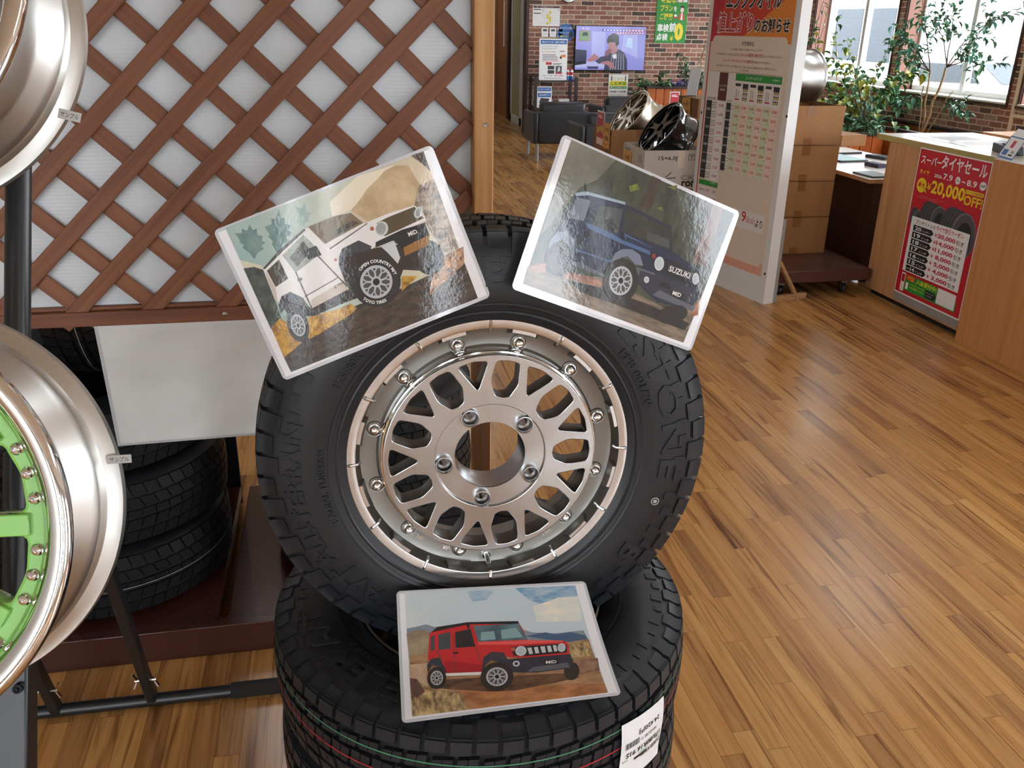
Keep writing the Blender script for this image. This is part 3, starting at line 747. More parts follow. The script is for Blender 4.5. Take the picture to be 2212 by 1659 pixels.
for a, r in ((-19, .272), (6, .331)):
    k = MB(); x, y = pol(r, a); z = T.zs(r) - .0765 + .002
    k.lathe([(0.0065, 0), (0.0065, .0012), (0.0055, .0016), (0.005, .001)], 'line_white', 24, T=Matrix.Translation((x, y, z)))
    k.lathe([(0.0, 0.0012), (0.0032, .0012)], 'line_white', 12, T=Matrix.Translation((x, y, z)))
    k.build('inspection_stamp', tyre_o)
b = MB()   # rim: channel, barrel
b.lathe([(0.1985, -0.001), (0.197, -0.004), (0.1958, -0.016), (0.192, -0.0235), (0.185, -0.026), (0.168, -0.027), (0.1652, -0.025)], 'satin_grey', 160)
b.lathe([(0.1652, -0.025), (0.1638, -0.012), (0.162, -0.009), (0.160, -0.0085), (0.159, -0.004)], 'chrome', 160)
b.lathe([(0.2205, -0.006), (0.2208, -0.014), (0.214, -0.018), (0.204, -0.02), (0.203, -0.05), (0.188, -0.085), (0.188, -0.115), (0.204, -0.14), (0.21, -0.150), (0.2205, -0.153), (0.2205, -0.157), (0.206, -0.156), (0.199, -0.142), (0.183, -0.116), (0.183, -0.085), (0.176, -0.055), (0.165, -0.04), (0.159, -0.034)], 'barrel_grey', 160)
rim_b = b
b = MB()   # turned outer lip with its step pads and ribs
b.lathe([(0.2208, -0.007), (0.2206, -0.0022), (0.2188, -0.0002), (0.2165, 0.0), (0.2005, -0.0004), (0.1985, -0.001)], 'lip_machined', 200)
for i in range(12):
    a0 = 45 + 30 * i + 0.5
    vs = []
    for z_, r0, r1, hw in ((-0.0022, 0.1930, 0.2012, 5.2), (-0.013, 0.189, 0.2025, 7.0)):
        for k in range(7):
            f = -1 + k / 3; vs.append((*pol(r0, a0 + f * hw), z_))
        for k in range(7):
            f = 1 - k / 3; vs.append((*pol(r1, a0 + f * hw * 0.97), z_))
    fs = [tuple(range(14))] + [(k, k + 14, (k + 1) % 14 + 14, (k + 1) % 14) for k in range(14)]
    b.add(vs, fs[1:], 'satin_grey'); b.add(vs, fs[:1], 'lip_machined')
    a1 = 30 + 30 * i
    b.tube([(*pol(0.1925, a1), -0.010), (*pol(0.196, a1), -0.0035), (*pol(0.206, a1), 0.0006), (*pol(0.2085, a1), -0.0015)], 0.0028, 'lip_machined', 10)
b.build('rim_lip', hero)
holes = [ring(0.083, 72)]
for k in range(9):
    a = 40 * k
    holes.append(rounded([pol(0.1495, a - 6.6), pol(0.1515, a), pol(0.1495, a + 6.6), pol(0.119, a + 9.8), pol(0.0975, a + 6.2), pol(0.0945, a), pol(0.0975, a - 6.2), pol(0.119, a - 9.8)], 0.22, 3))
    a += 20
    holes.append(rounded([pol(0.1495, a - 8.6), pol(0.1515, a), pol(0.1495, a + 8.6), pol(0.1095, a + 0.9), pol(0.1095, a - 0.9)], 0.18, 3))
P, F = hole_plate(ring(0.159, 160), holes, 0.034, 0.0012)
b = MB(); faces_by_z(b, P, F, 'machined', 'satin_dark'); b.build('spoke_face', hero)
P, F = hole_plate(ring(0.0832, 96), [ring(0.0535, 96)[::-1]] + [[(0.0690 * cos(rad(43.5 + 72 * k)) + 0.0112 * cos(-2 * PI * j / 28), 0.0690 * sin(rad(43.5 + 72 * k)) + 0.0112 * sin(-2 * PI * j / 28)) for j in range(28)] for k in range(5)], 0.03, 0.0)
b = MB(); b.T = Matrix.Translation((0, 0, -0.0055)); faces_by_z(b, P, F, 'machined', 'satin_grey')
b.T = Matrix(); b.lathe([(0.0842, -0.0005), (0.083, -0.002), (0.082, -0.0055)], 'chrome', 96); b.lathe([(0.0535, -0.006), (0.0525, -0.008), (0.0525, -0.062), (0.060, -0.062)], 'machined', 96)
b.build('hub', hero)
for k in range(5):
    x, y = pol(0.0698, 43.5 + 72 * k); m_ = Matrix.Translation((x, y, 0))
    b = MB(); b.lathe([(0.0122, -0.034), (0.0134, -0.012), (0.0138, 0.0005), (0.0134, 0.0022), (0.0120, 0.0024), (0.0108, 0.0), (0.0098, -0.010), (0.0066, -0.0125), (0.0064, -0.034)], 'machined', 32, T=m_)
    b.build('lug_seat', hero)
for k in range(12):
    x, y = pol(0.1745, 15 + 30 * k); m_ = Matrix.Translation((x, y, 0))
    b = MB()
    b.lathe([(0.0125, -0.0262), (0.0118, -0.0245), (0.0108, -0.0248), (0.0098, -0.0268)], 'satin_grey', 28, T=m_)
    b.lathe([(0.0092, -0.0268), (0.0092, -0.0235), (0.0085, -0.0228), (0.0072, -0.0228), (0.0072, -0.0195), (0.0062, -0.0165), (0.004, -0.0145), (0.0, -0.0138)], 'chrome', 24, T=m_)
    b.build('bolt', hero)
b = MB(); x, y = pol(0.180, -91)
b.tube([(x, y, -0.027), (x, y, -0.02)], 0.0065, 'chrome', 20); b.tube([(x, y, -0.02), (x + .001, y - .004, 0.0)], 0.0042, 'chrome', 16); b.tube([(x + .001, y - .004, 0.0), (x + .0015, y - .006, 0.010)], 0.0034, 'satin_grey', 16)
b.build('valve_stem', hero)
b = rim_b
for body, a, w_ in (('JWL', -127, .012), ('VIA', -112, .013), ('JWL-T', -58, .016)):
    x, y = pol(0.176, a); b.text(body, x, y, w_, 0.0075, -0.0262, 'chrome', 0.02, 0.4 * 0.002, rad(a - 90), 'c')
b.build('rim', hero)

# ------------------------------------------------------------------ the tyre stack under it
def stack_label(k): return ['black tyre at the top of the stack, white price sticker on its tread', 'black tyre second from the top of the stack below the silver wheel', 'black tyre third from the top of the stack below the silver wheel', 'black tyre at the foot of the stack below the silver wheel, on the floor'][k]
flat('label_white', (222, 224, 226), 0.4); flat('ink', (28, 28, 30), 0.6); flat('label_green', (86, 160, 92), 0.5)
SX, SY = 0.205, 1.237
for k in range(4):
    z = 0.70 - 0.175 * (k + 0.5)
    root = thing('stacked_tyre', stack_label(k), 'tyre', (SX, SY, z), 'tyres stacked under the silver wheel')
    T2 = Tyre(0.345, 0.174, 0.2)
    b = MB()
    if k < 2:
        T2.carcass(b, 160); T2.all_terrain(b, 60, True, (1,) if k == 0 else (1,))
        if k == 0:
            T2.letters(b, 'DUELER A/T', 258, 0.262, 0.036, 0.36); T2.letters(b, 'BRIDGESTONE', 96, 0.262, 0.034, 0.46)
            T2.letters(b, 'RADIAL TUBELESS', 235, 0.243, 0.010, 0.13); T2.letters(b, '175/80R16', 180, 0.243, 0.012, 0.09); T2.letters(b, 'TUBELESS', 60, 0.243, 0.010, 0.1)
        b.lathe([(0.232, T2.zs(0.232) + 0.0015), (0.235, T2.zs(0.235) + 0.0025), (0.238, T2.zs(0.238) + 0.0015)], 'rubber_side', 140)
        sg = 1 if k == 0 else 1
        T2.stripe(b, 0.032 * sg, 0.0022, 'line_green'); T2.stripe(b, -0.002 * sg, 0.0022, 'line_red')
    else:
        T2.carcass(b, 96); T2.highway(b, 50)
    to = b.build('rubber', root)
    w = MB()
    w.lathe([(0.2, 0.062), (0.203, 0.07), (0.2, 0.072), (0.196, 0.066), (0.19, 0.03), (0.178, 0.0), (0.178, -0.03), (0.195, -0.06), (0.2, -0.066)], 'satin_dark', 96)
    w.build('rim_ring', root)
    if k == 0:
        lab = MB(); n = 12; R_ = 0.3475; vs = []; fs = []
        def lp(u, v, d=0.0):   # u along the tread, v down it
            a = rad(-63.8 + u * 17.5 + v * 0.6); zz = 0.655 - u * 0.012 - v * 0.118 - z
            R2 = R_ + d + 0.002 * sin(v * 5)
            return (R2 * cos(a), R2 * sin(a), zz)
        for i in range(n + 1):
            for j in range(n + 1): vs.append(lp(i / n, j / n))
        for i in range(n):
            for j in range(n): q = i * (n + 1) + j; fs.append((q, q + 1, q + n + 2, q + n + 1))
        lab.add(vs, fs, 'label_white')
        def wrap(body, u0, v0, w_, h_, m, bold=0.0):
            t = MB(); t.text(body, 0, 0, w_, h_, 0, m, bold)
            lab.add([lp(u0 - p.x, v0 + p.y, 0.0006) for p in t.v], t.f, m)   # printed upside down
        wrap('175/80R16 91S', .93, .50, .82, .09, 'ink', 0.02); wrap('24,420円', .86, .20, .5, .09, 'ink', 0.01); wrap('DUELER A/T 001', .96, .66, .5, .07, 'ink', 0.03)
        wrap('現品限り', .8, .36, .4, .05, 'ink')
        def bar_(u0, v0, u1, v1, m): lab.add([lp(u0, v0, .0006), lp(u0, v1, .0006), lp((u0 + u1) / 2, v1, .0006), lp(u1, v1, .0006), lp(u1, v0, .0006), lp((u0 + u1) / 2, v0, .0006)], [(0, 1, 2, 5), (5, 2, 3, 4)], m)
        bar_(.05, .62, .95, .635, 'label_green'); bar_(.3, .655, .6, .7, 'ink')
        for q in range(14): bar_(.08 + q * .021, .33, .08 + q * .021 + (.012 if q % 3 else .007), .43, 'ink')
        lab.build('price_sticker', root)

# ------------------------------------------------------------------ laminated photographs
for n_, c_ in dict(wht=(224, 222, 220), wht2=(196, 184, 168), roof=(70, 66, 62), gls=(150, 158, 146), gls2=(72, 66, 56), wsh=(120, 104, 80), grl=(84, 70, 44), chr=(196, 200, 204), lmp=(150, 152, 148), lmpR=(176, 186, 194), blk=(26, 25, 26), tyr=(40, 37, 35), rimd=(70, 68, 66), rims=(176, 178, 184), skid=(150, 104, 48), flr=(58, 60, 64), lin=(84, 78, 74), mir=(44, 40, 38), org=(170, 90, 60), under=(46, 36, 30), ridge=(206, 198, 176), sun=(226, 216, 194), navy=(30, 40, 62), rfR=(150, 168, 184), flrR=(112, 120, 138), blkR=(24, 26, 32), gryR=(88, 92, 102), bmpR=(44, 47, 60), bluR=(74, 100, 142), blu2=(30, 42, 70), glR=(70, 74, 74), glR2=(104, 114, 126), redl=(130, 50, 50), linR=(16, 18, 26), red=(196, 40, 48), red2=(164, 28, 40), red3=(224, 84, 84), blkB=(30, 30, 36), glB=(40, 38, 44), glB2=(64, 72, 78), wsB2=(128, 160, 164), flB=(52, 54, 66), bmB=(44, 46, 60), mtB2=(66, 92, 122)).items(): prn('p_' + n_, c_)
prn_grad('p_skyL', (150, 178, 176), (186, 192, 176), (206, 190, 160))
prn_grad('p_skyB', (222, 222, 208), (216, 218, 210), (190, 204, 210))
for n_, a_, b2, sc, st in (('pine1', (92, 124, 122), (124, 150, 144), 6, (1, .5, 1)), ('pine2', (140, 164, 158), (158, 178, 170), 6, (1, .5, 1)), ('mtn', (176, 152, 116), (206, 184, 148), 3, (1, 1, 1)), ('rockL', (96, 76, 58), (190, 176, 156), 5, (1, 2, 1)), ('darkL', (60, 48, 38), (96, 76, 56), 5, (1, 1, 1)), ('forestL', (44, 52, 50), (84, 92, 86), 7, (1, 1, 1)), ('gold', (216, 168, 66), (130, 88, 34), 9, (1, 1, 1)), ('gndL', (40, 33, 29), (82, 66, 54), 6, (1, 3, 1)), ('dirt', (196, 148, 100), (96, 66, 44), 7, (1, 2, 1)), ('bgR', (40, 42, 36), (78, 82, 68), 3, (1.6, .7, 1)), ('hazeR', (96, 96, 86), (124, 124, 112), 2, (1, 1, 1)), ('trk', (84, 58, 48), (118, 86, 72), 5, (3, .6, 1)), ('trk2', (54, 42, 38), (76, 60, 52), 5, (3, .6, 1)), ('leafR', (122, 132, 50), (64, 72, 40), 8, (1, 1, 1)), ('gndR', (84, 76, 68), (138, 120, 100), 5, (.6, 3, 1)), ('redR', (172, 128, 106), (120, 84, 68), 8, (1, 2, 1)), ('orgR', (186, 118, 84), (120, 80, 60), 8, (1, 1, 1)), ('shdR', (30, 28, 28), (52, 46, 42), 5, (1, 2, 1)), ('mtB', (104, 122, 140), (142, 152, 158), 2, (1, 1, 1)), ('hilB', (128, 108, 94), (164, 148, 120), 4, (1, 1, 1)), ('gndB', (178, 138, 102), (130, 96, 68), 5, (.6, 2.4, 1)), ('pthB', (198, 172, 146), (176, 144, 118), 3, (1, 1, 1)), ('orgB', (190, 128, 82), (140, 90, 56), 6, (.6, 2, 1)), ('bshB', (206, 178, 128), (92, 72, 52), 10, (1.6, .7, 1)), ('bshD', (74, 52, 52), (112, 84, 72), 8, (1, 1, 1)), ('rokB', (150, 116, 96), (84, 60, 48), 8, (1, 1, 1)), ('shdB', (66, 46, 36), (112, 80, 56), 6, (.6, 2, 1)), ('bluB', (112, 156, 190), (196, 208, 206), 3, (1, 2.5, 1)), ('cldB', (236, 228, 208), (206, 212, 208), 3, (1, 2.5, 1)), ('wsB', (92, 124, 132), (64, 86, 94), 3, (1, 1, 1)), ('wsR', (40, 41, 40), (62, 60, 54), 4, (1, 1, 1))):
    prn('p_' + n_, a_, b2, sc, st)
prn('paper_white', (230, 230, 234))
flat('pouch_edge', (196, 198, 204), 0.12, spec=0.6, coat=0.6)
def paint(mb, items, warp):
    """printed picture as layered flat shapes; coordinates in tenths of a millimetre from the sheet's middle"""
    z = 0.0003; q = 1e-4
    def out(pts, m, zz):
        mb.add([warp(x * q, y * q, zz) for x, y in pts], [tuple(range(len(pts)))], 'p_' + m)
    def el(m, c, a, b_, zz, n=26, s=1.0): out([(c[0] + s * (a[0] * cos(2 * PI * k / n) + b_[0] * sin(2 * PI * k / n)), c[1] + s * (a[1] * cos(2 * PI * k / n) + b_[1] * sin(2 * PI * k / n))) for k in range(n)], m, zz)
    for it in items:
        z += 0.000025
        if it[0] == 'P':
            pts = it[2]
            out(pts, it[1], z)
        elif it[0] == 'E': el(it[1], it[2:4], it[4:6], it[6:8], z)
        elif it[0] == 'T':
            t = MB(); x, y, ax, ay, bx, by = it[3:9]; t.text(it[2], 0, 0, 2, 2, 0, MATS['p_' + it[1]], 0.02, al='c')
            mb.add([warp((x + ax * p.x + bx * p.y) * q, (y + ay * p.x + by * p.y) * q, z) for p in t.v], t.f, 'p_' + it[1])
        else:
            c, a, b_ = it[2:4], it[4:6], it[6:8]
            for m, s_ in (('tyr', 1), ('blk', .70), ('rims', .66), ('rimd', .55)):
                el(m, c, a, b_, z, 32, s_); z += 0.000008
            for k in range(9):
                t0 = 2 * PI * k / 9
                def P_(r, t): return (c[0] + r * (a[0] * cos(t) + b_[0] * sin(t)), c[1] + r * (a[1] * cos(t) + b_[1] * sin(t)))
                out([P_(.14, t0 - .3), P_(.14, t0 + .3), P_(.40, t0 + .09), P_(.56, t0 + .26), P_(.56, t0 + .14), P_(.42, t0), P_(.56, t0 - .14), P_(.56, t0 - .26), P_(.40, t0 - .09)], 'rims', z)
            z += 0.000008
            el('rims', c, a, b_, z, 20, .22); el('blk', c, a, b_, z + 0.000008, 16, .14); z += 0.000016
            for body, t0, dr in ((it[8], 2.9, -1), (it[9], -1.9, 1)):
                if not body: continue
                t = MB(); t.text(body, 0, 0, 2.2 if dr < 0 else 1.2, .13, 0, MATS['p_wht'], 0.03)
                vs = []
                for p in t.v:
                    r, th = (.76 + p.y, t0 - p.x) if dr < 0 else (.89 - p.y, t0 + p.x)
                    x, y = P_(r, th); vs.append(warp(x * q, y * q, z))
                mb.add(vs, t.f, 'p_wht')
def laminated(label, art, warp, M):
    root = thing('laminated_photo', label, 'photo', M=M)
    # pouch with rounded corners
    pts = []
    for cx_, cy_, a in ((.1445, -.101, -90), (.1445, .101, 0), (-.1445, .101, 90), (-.1445, -.101, 180)):
        for k in range(6): t = rad(a + 18 * k); pts.append((cx_ + .007 * cos(t), cy_ + .007 * sin(t)))
    full = []
    for i, p in enumerate(pts):
        q_ = pts[(i + 1) % len(pts)]; d = math.dist(p, q_); m_ = max(1, int(d / .025))
        for k in range(m_): full.append((p[0] + (q_[0] - p[0]) * k / m_, p[1] + (q_[1] - p[1]) * k / m_))
    n = len(full); b = MB()
    b.add([warp(x, y, -0.0002) for x, y in full] + [warp(x, y, -0.0010) for x, y in full] + [warp(x * .93, y * .9, -0.0002) for x, y in full], [(i, (i + 1) % n, 2 * n + (i + 1) % n, 2 * n + i) for i in range(n)] + [(n + i, n + (i + 1) % n, (i + 1) % n, i) for i in range(n)], 'pouch_edge')
    b.build('pouch', root)
    same = lambda x, y, z: (x, y, z)
    b = MB(); b.rect(-.147, -.1035, .147, .1035, 0.0002, 'paper_white'); paint(b, art, same)
    if warp is not flatw: b.sliced([-.102 + .204 * k / 30 for k in range(31)], [-.145 + .29 * k / 12 for k in range(13)])
    b.v = [Vector(warp(*p)) for p in b.v]; b.build('print', root)
    return root
flatw = lambda x, y, z: (x, y, z)
M = Matrix(((0.9381, -0.3452, -0.0273, 0.0238), (0.0258, 0.1482, -0.9886, 1.1600), (0.3453, 0.9267, 0.1479, 1.2798), (0, 0, 0, 1)))
laminated('laminated photo of a white off-road car, propped above the silver wheel beside the lattice', ART_WHITE, flatw, M)
M = Matrix(((0.9208, 0.3537, 0.1647, 0.4041), (0.0876, 0.2239, -0.9707, 1.1605), (-0.3802, 0.9082, 0.1752, 1.2902), (0, 0, 0, 1)))
laminated('laminated photo of a dark blue off-road car in a forest, propped above the silver wheel', ART_NAVY, flatw, M)
Q = [Vector(p) for p in ((0.057, 1.122, 0.7835), (0.3475, 1.102, 0.7810), (0.354, 0.924, 0.7135), (0.048, 0.931, 0.7065))]
def bent(x, y, z):
    u, v = x / .303 + .5, .5 - y / .216
    p = Q[0].lerp(Q[1], u).lerp(Q[3].lerp(Q[2], u), v)
    n_ = Vector((0, -.30, .954))
    return p + n_ * (z - 0.010 * sin(PI * v) * (1 - .4 * u))
laminated('laminated photo of a red off-road car leaning at the foot of the silver wheel', ART_RED, bent, Matrix())

# ------------------------------------------------------------------ lattice partition
wood('lattice_stain', (94, 54, 36), (122, 74, 48), (140, 90, 60), 'x', 0.55, 40)
wood('lattice_rail', (98, 56, 34), (118, 70, 46), (134, 86, 58), 'x', 0.5, 50)
wood('post_pine', (160, 112, 66), (186, 138, 86), (202, 156, 104), 'z', 0.6, 55)
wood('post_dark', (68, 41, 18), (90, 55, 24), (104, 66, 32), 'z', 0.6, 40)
flat('raw_wood', (204, 168, 120), 0.7)
m, N_, L_, b_ = new_mat('twinwall')
b_.inputs['Base Color'].default_value = (*lin((216, 224, 230)), 1); b_.inputs['Roughness'].default_value = 0.35
wv = N_.new('ShaderNodeTexWave'); wv.bands_direction = 'Z'; wv.inputs['Scale'].default_value = 40; L_.new(coords(N_, L_), wv.inputs['Vector'])
bump(N_, L_, wv.outputs['Fac'], b_, 0.10, 0.0015)
m, N_, L_, b_ = new_mat('twinwall_sheet')
b_.inputs['Roughness'].default_value = 0.25
n_ = noise(N_, L_, coords(N_, L_, (1, 1, 1.4)), 9, 2, 0.4)
L_.new(ramp(N_, L_, n_.outputs['Fac'], [(0.3, (204, 206, 204)), (0.7, (216, 218, 216))]), b_.inputs['Base Color'])
wv = N_.new('ShaderNodeTexWave'); wv.bands_direction = 'X'; wv.inputs['Scale'].default_value = 55; L_.new(coords(N_, L_), wv.inputs['Vector'])
bump(N_, L_, wv.outputs['Fac'], b_, 0.05, 0.001)
metal('screw_steel', (150, 146, 136), 0.4)
LY = 1.955
lat = thing('lattice_partition', 'brown diagonal wooden lattice screen backed with white plastic sheet', 'screen', (0, LY, 0.96))
X0, X1, Z0, Z1 = -1.6, 0.298, 0.03, 1.0
def slat_run(sign, y, th):
    """parallel slats clipped to the frame, each a mesh of its own"""
    d = Vector((cos(rad(44.6)), sign * sin(rad(44.6))))
    for k in range(-14, 15):
        c = Vector((-0.3206 + 0.1545 * k, 0.570))
        t0, t1 = -9, 9   # clip the centre line to the frame
        for lo, hi, p, q in ((X0, X1, c.x, d.x), (Z0 - .03, Z1, c.y, d.y)):
            a, b2 = sorted(((lo - p) / q, (hi - p) / q)); t0, t1 = max(t0, a), min(t1, b2)
        if t1 - t0 < 0.06: continue
        A, B_ = c + d * t0, c + d * t1; L = (B_ - A).length
        m_ = MB(); m_.box((0, -th / 2, -0.017), (L, th / 2, 0.017), 'lattice_stain')
        o = m_.build('slat', lat, bevel=0.0015); o.location = (A.x, y, A.y); o.rotation_euler = (0, -math.atan2(d.y, d.x), 0)
slat_run(1, -0.004, 0.008); slat_run(-1, 0.0045, 0.008)
b = MB(); b.box((-1.6, -0.014, 0.0), (0.30, 0.012, 0.032), 'lattice_rail'); b.box((-1.6, 0.0, 0.032), (0.30, 0.02, 0.040), 'lattice_rail')
rl = b.build('bottom_rail', lat, bevel=0.002)
b = MB(); b.lathe([(0.0, 0.0012), (0.004, 0.001), (0.0055, 0)], 'screw_steel', 20, T=frame((-0.252, -0.0143, 0.016), (0, -1, 0))); b.build('screw', rl)
b = MB(); b.box((-1.6, 0.013, -0.004), (0.30, 0.020, 1.0), 'twinwall'); b.build('backing_sheet', lat)
post = thing('wooden_post', 'pale square wooden post standing at the end of the brown lattice screen', 'post', (0.322, LY - 0.005, 0))
b = MB(); b.box((-0.021, -0.022, 0), (0.0225, 0.024, 2.9), 'post_pine'); b.build('timber', post, bevel=0.003)
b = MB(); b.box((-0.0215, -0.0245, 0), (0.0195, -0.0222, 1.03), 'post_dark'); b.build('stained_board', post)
b = MB(); b.lathe([(0.0, 0.0008), (0.002, 0.0010), (0.0042, 0.0012), (0.0048, 0)], 'screw_steel', 20, T=frame((0.004, -0.0222, 1.378), (0, -1, 0))); b.build('screw', post)
sheet = thing('plastic_sheet', 'translucent white plastic sheet hanging below the lattice rail in front of the tyres', 'sheet', (-0.375, LY - 0.004, 0.82))
b = MB(); b.add([(x, y, z) for y in (-.008, -.004) for x, z in ((-.151, .148), (-.143, -.148), (.38, -.139), (.38, .155))], [(0, 1, 2, 3), (7, 6, 5, 4), (0, 4, 5, 1), (1, 5, 6, 2), (2, 6, 7, 3), (3, 7, 4, 0)], 'twinwall_sheet')
so = b.build('panel', sheet)
flat('tape_grey', (176, 178, 182), 0.3)
b = MB(); b.add([(x, -.009, z) for x, z in ((-.151, .148), (-.143, -.148), (.30, -.1402), (.30, -.1345), (-.1365, -.142), (-.1440, .148))], [(0, 1, 4, 5), (1, 2, 3, 4)], 'tape_grey'); b.build('edge_tape', sheet)

# ------------------------------------------------------------------ brown platform and the tyres stored on it
flat('blocker_black', (22, 21, 21), .8); flat('rubber_stored_shaded', (19, 20, 22), .5, spec=.3); flat('platform_brown', (66, 36, 30), 0.25, coat=0.4)  # stored tyres' rubber is a darker copy, shade behind the lattice in its colour
pf = thing('tyre_platform', 'low glossy brown platform on the floor carrying the dark tyre stacks', 'platform', (0, 2.02, 0))
b = MB(); b.box((-2.0, 0.0, 0.0), (0.36, 0.03, 0.092), 'platform_brown'); b.build('front_board', pf, bevel=0.002)
b = MB()
for x0, x1 in ((-2.0, -0.362), (-0.358, 0.36)): b.box((x0, 0.03, 0.06), (x1, 0.045, 0.090), 'platform_brown'); b.box((x0 + .012, 0.045, 0.05), (x1 - .012, 0.78, 0.086), 'platform_brown')
b.build('deck', pf, bevel=0.002)
def store_tyre(name, label, loc, R, Wd, rb, seed, stand=None, group='dark tyres stored behind the silver wheel', line=None):
    M_ = Matrix.Translation(loc) @ Matrix.Rotation(seed, 4, 'Z') if stand is None else Matrix.Translation(loc) @ stand
    root = thing(name, label, 'tyre', M=M_, group=group)
    t = Tyre(R, Wd, rb, 0.007); b = MB(); t.carcass(b, 90, 'rubber_stored_shaded'); t.highway(b, 56, 'rubber_stored_shaded')
    if line is not None: t.stripe(b, line, 0.0015, 'line_white')
    b.build('rubber', root)
    return root
z = 0.09
for k, (R_, w_, lab) in enumerate(((0.325, 0.21, 'dark tyre at the bottom of the left stack on the brown platform'), (0.322, 0.20, 'dark tyre in the middle of the left stack on the brown platform'), (0.318, 0.20, 'dark tyre on top of the left stack, under the white plastic sheet'))):
    store_tyre('stored_tyre', lab, (-0.685 + (.0, .01, -.005)[k], 2.40, z + w_ / 2), R_, w_, 0.2, k * .4, line=-.005 if k == 0 else None); z += w_
store_tyre('stored_tyre', 'dark tyre standing upright behind the brown lattice rail, tread facing forward', (-0.63, 2.42, z + 0.31), 0.31, 0.20, 0.19, 0, Matrix.Rotation(rad(2), 4, 'Z') @ Matrix.Rotation(PI / 2, 4, 'Y'), line=.0)
z = 0.09
for k, (R_, w_, lab) in enumerate(((0.30, 0.185, 'dark tyre at the bottom of the stack behind the silver wheel'), (0.298, 0.185, 'dark tyre second from the bottom of the stack behind the silver wheel'), (0.30, 0.185, 'dark tyre on top of the stack behind the silver wheel'))):
    store_tyre('stored_tyre', lab, (0.068, 2.42, z + w_ / 2), R_, w_, 0.19, k * .7, line=.01 if k == 0 else None); z += w_

# added dark boards, out of view, that keep light off the stored tyres
lb = thing('light_blocker', 'added unseen dark boards behind the lattice screen that block light from the stored tyres', 'light blocker', (-1.6, 2.0, 0))
b = MB(); b.box((0, .84, 0), (1.22, .86, 1.7), 'blocker_black'); b.build('blocker_back', lb)
b = MB(); b.box((0, .0, 1.62), (1.62, .84, 1.65), 'blocker_black'); b.build('blocker_top', lb)
# ------------------------------------------------------------------ display stand with two loose wheels
flat('stand_black', (26, 28, 31), 0.35); flat('foam', (30, 28, 27), 0.95); flat('tag_white', (226, 228, 228), 0.5); flat('tag_red', (190, 28, 46), 0.35)
stand = thing('wheel_stand', 'black tubular display stand holding a silver wheel above a green wheel', 'stand', (-0.466, 1.0, 0))
def up_at(z_): return Vector((0.016 + 0.06 * (z_ - 0.78), -0.30 + 0.436 * z_, z_))
b = MB(); b.tube([up_at(0.80), up_at(1.95)], 0.016, 'stand_black', 20); b.build('upright', stand)
b = MB(); b.tube([up_at(0.0), up_at(0.80)], 0.017, 'stand_black', 20); b.build('foot_tube', stand)
b = MB()
d = (up_at(1) - up_at(0)).normalized(); b.bar(up_at(0.52), up_at(0.80), 0.044, 0.042, 'stand_black', (0, -1, .4))
br = b.build('bracket', stand, bevel=0.004)
for z_ in (0.76, 0.64):
    k = MB(); k.lathe([(0.003, 0.002), (0.0035, 0.004), (0.006, 0.0045), (0.0065, 0)], 'black_metal', 20, T=frame(up_at(z_) + Vector((0.012, -0.0215, 0.012)), (0, -.92, .4))); k.build('screw', br)
b = MB(); b.tube([(-0.75, 0.855, 0.02), (0.226, 0.848, 0.02)], 0.0155, 'stand_black', 20); bar = b.build('floor_bar', stand)
b = MB(); b.tube([(0.141, 0.849, 0.02), (0.296, 0.8475, 0.02)], 0.0195, 'foam', 24); b.build('foam_grip', bar)
for x in (-0.047, -0.267):
    b = MB(); b.bar((x, 0.855, 0.012), (x + .012, 0.50, 1.0), 0.024, 0.03, 'stand_black', (0, -1, .3)); st = b.build('strut', stand, bevel=0.004)
    for sg in (-1, 1):
        k = MB(); c = Vector((x, 0.822, 0.105)); k.tube([c + Vector((sg * .012, 0, 0)), c + Vector((sg * .024, 0, 0))], 0.005, 'chrome', 14)
        for q in (-1, 1): k.bar(c + Vector((sg * .02, 0, q * .003)), c + Vector((sg * .028, -.002, q * .02)), 0.009, 0.0028, 'chrome', (1, 0, 0))
        k.build('wing_nut', st)
for a_, e_ in ((1.07, (-0.01, -0.07, 1.07)), (1.56, (-0.03, 0.2, 1.56))): b = MB(); b.tube([up_at(a_), e_], 0.012, 'stand_black', 14); b.build('wheel_peg', stand)

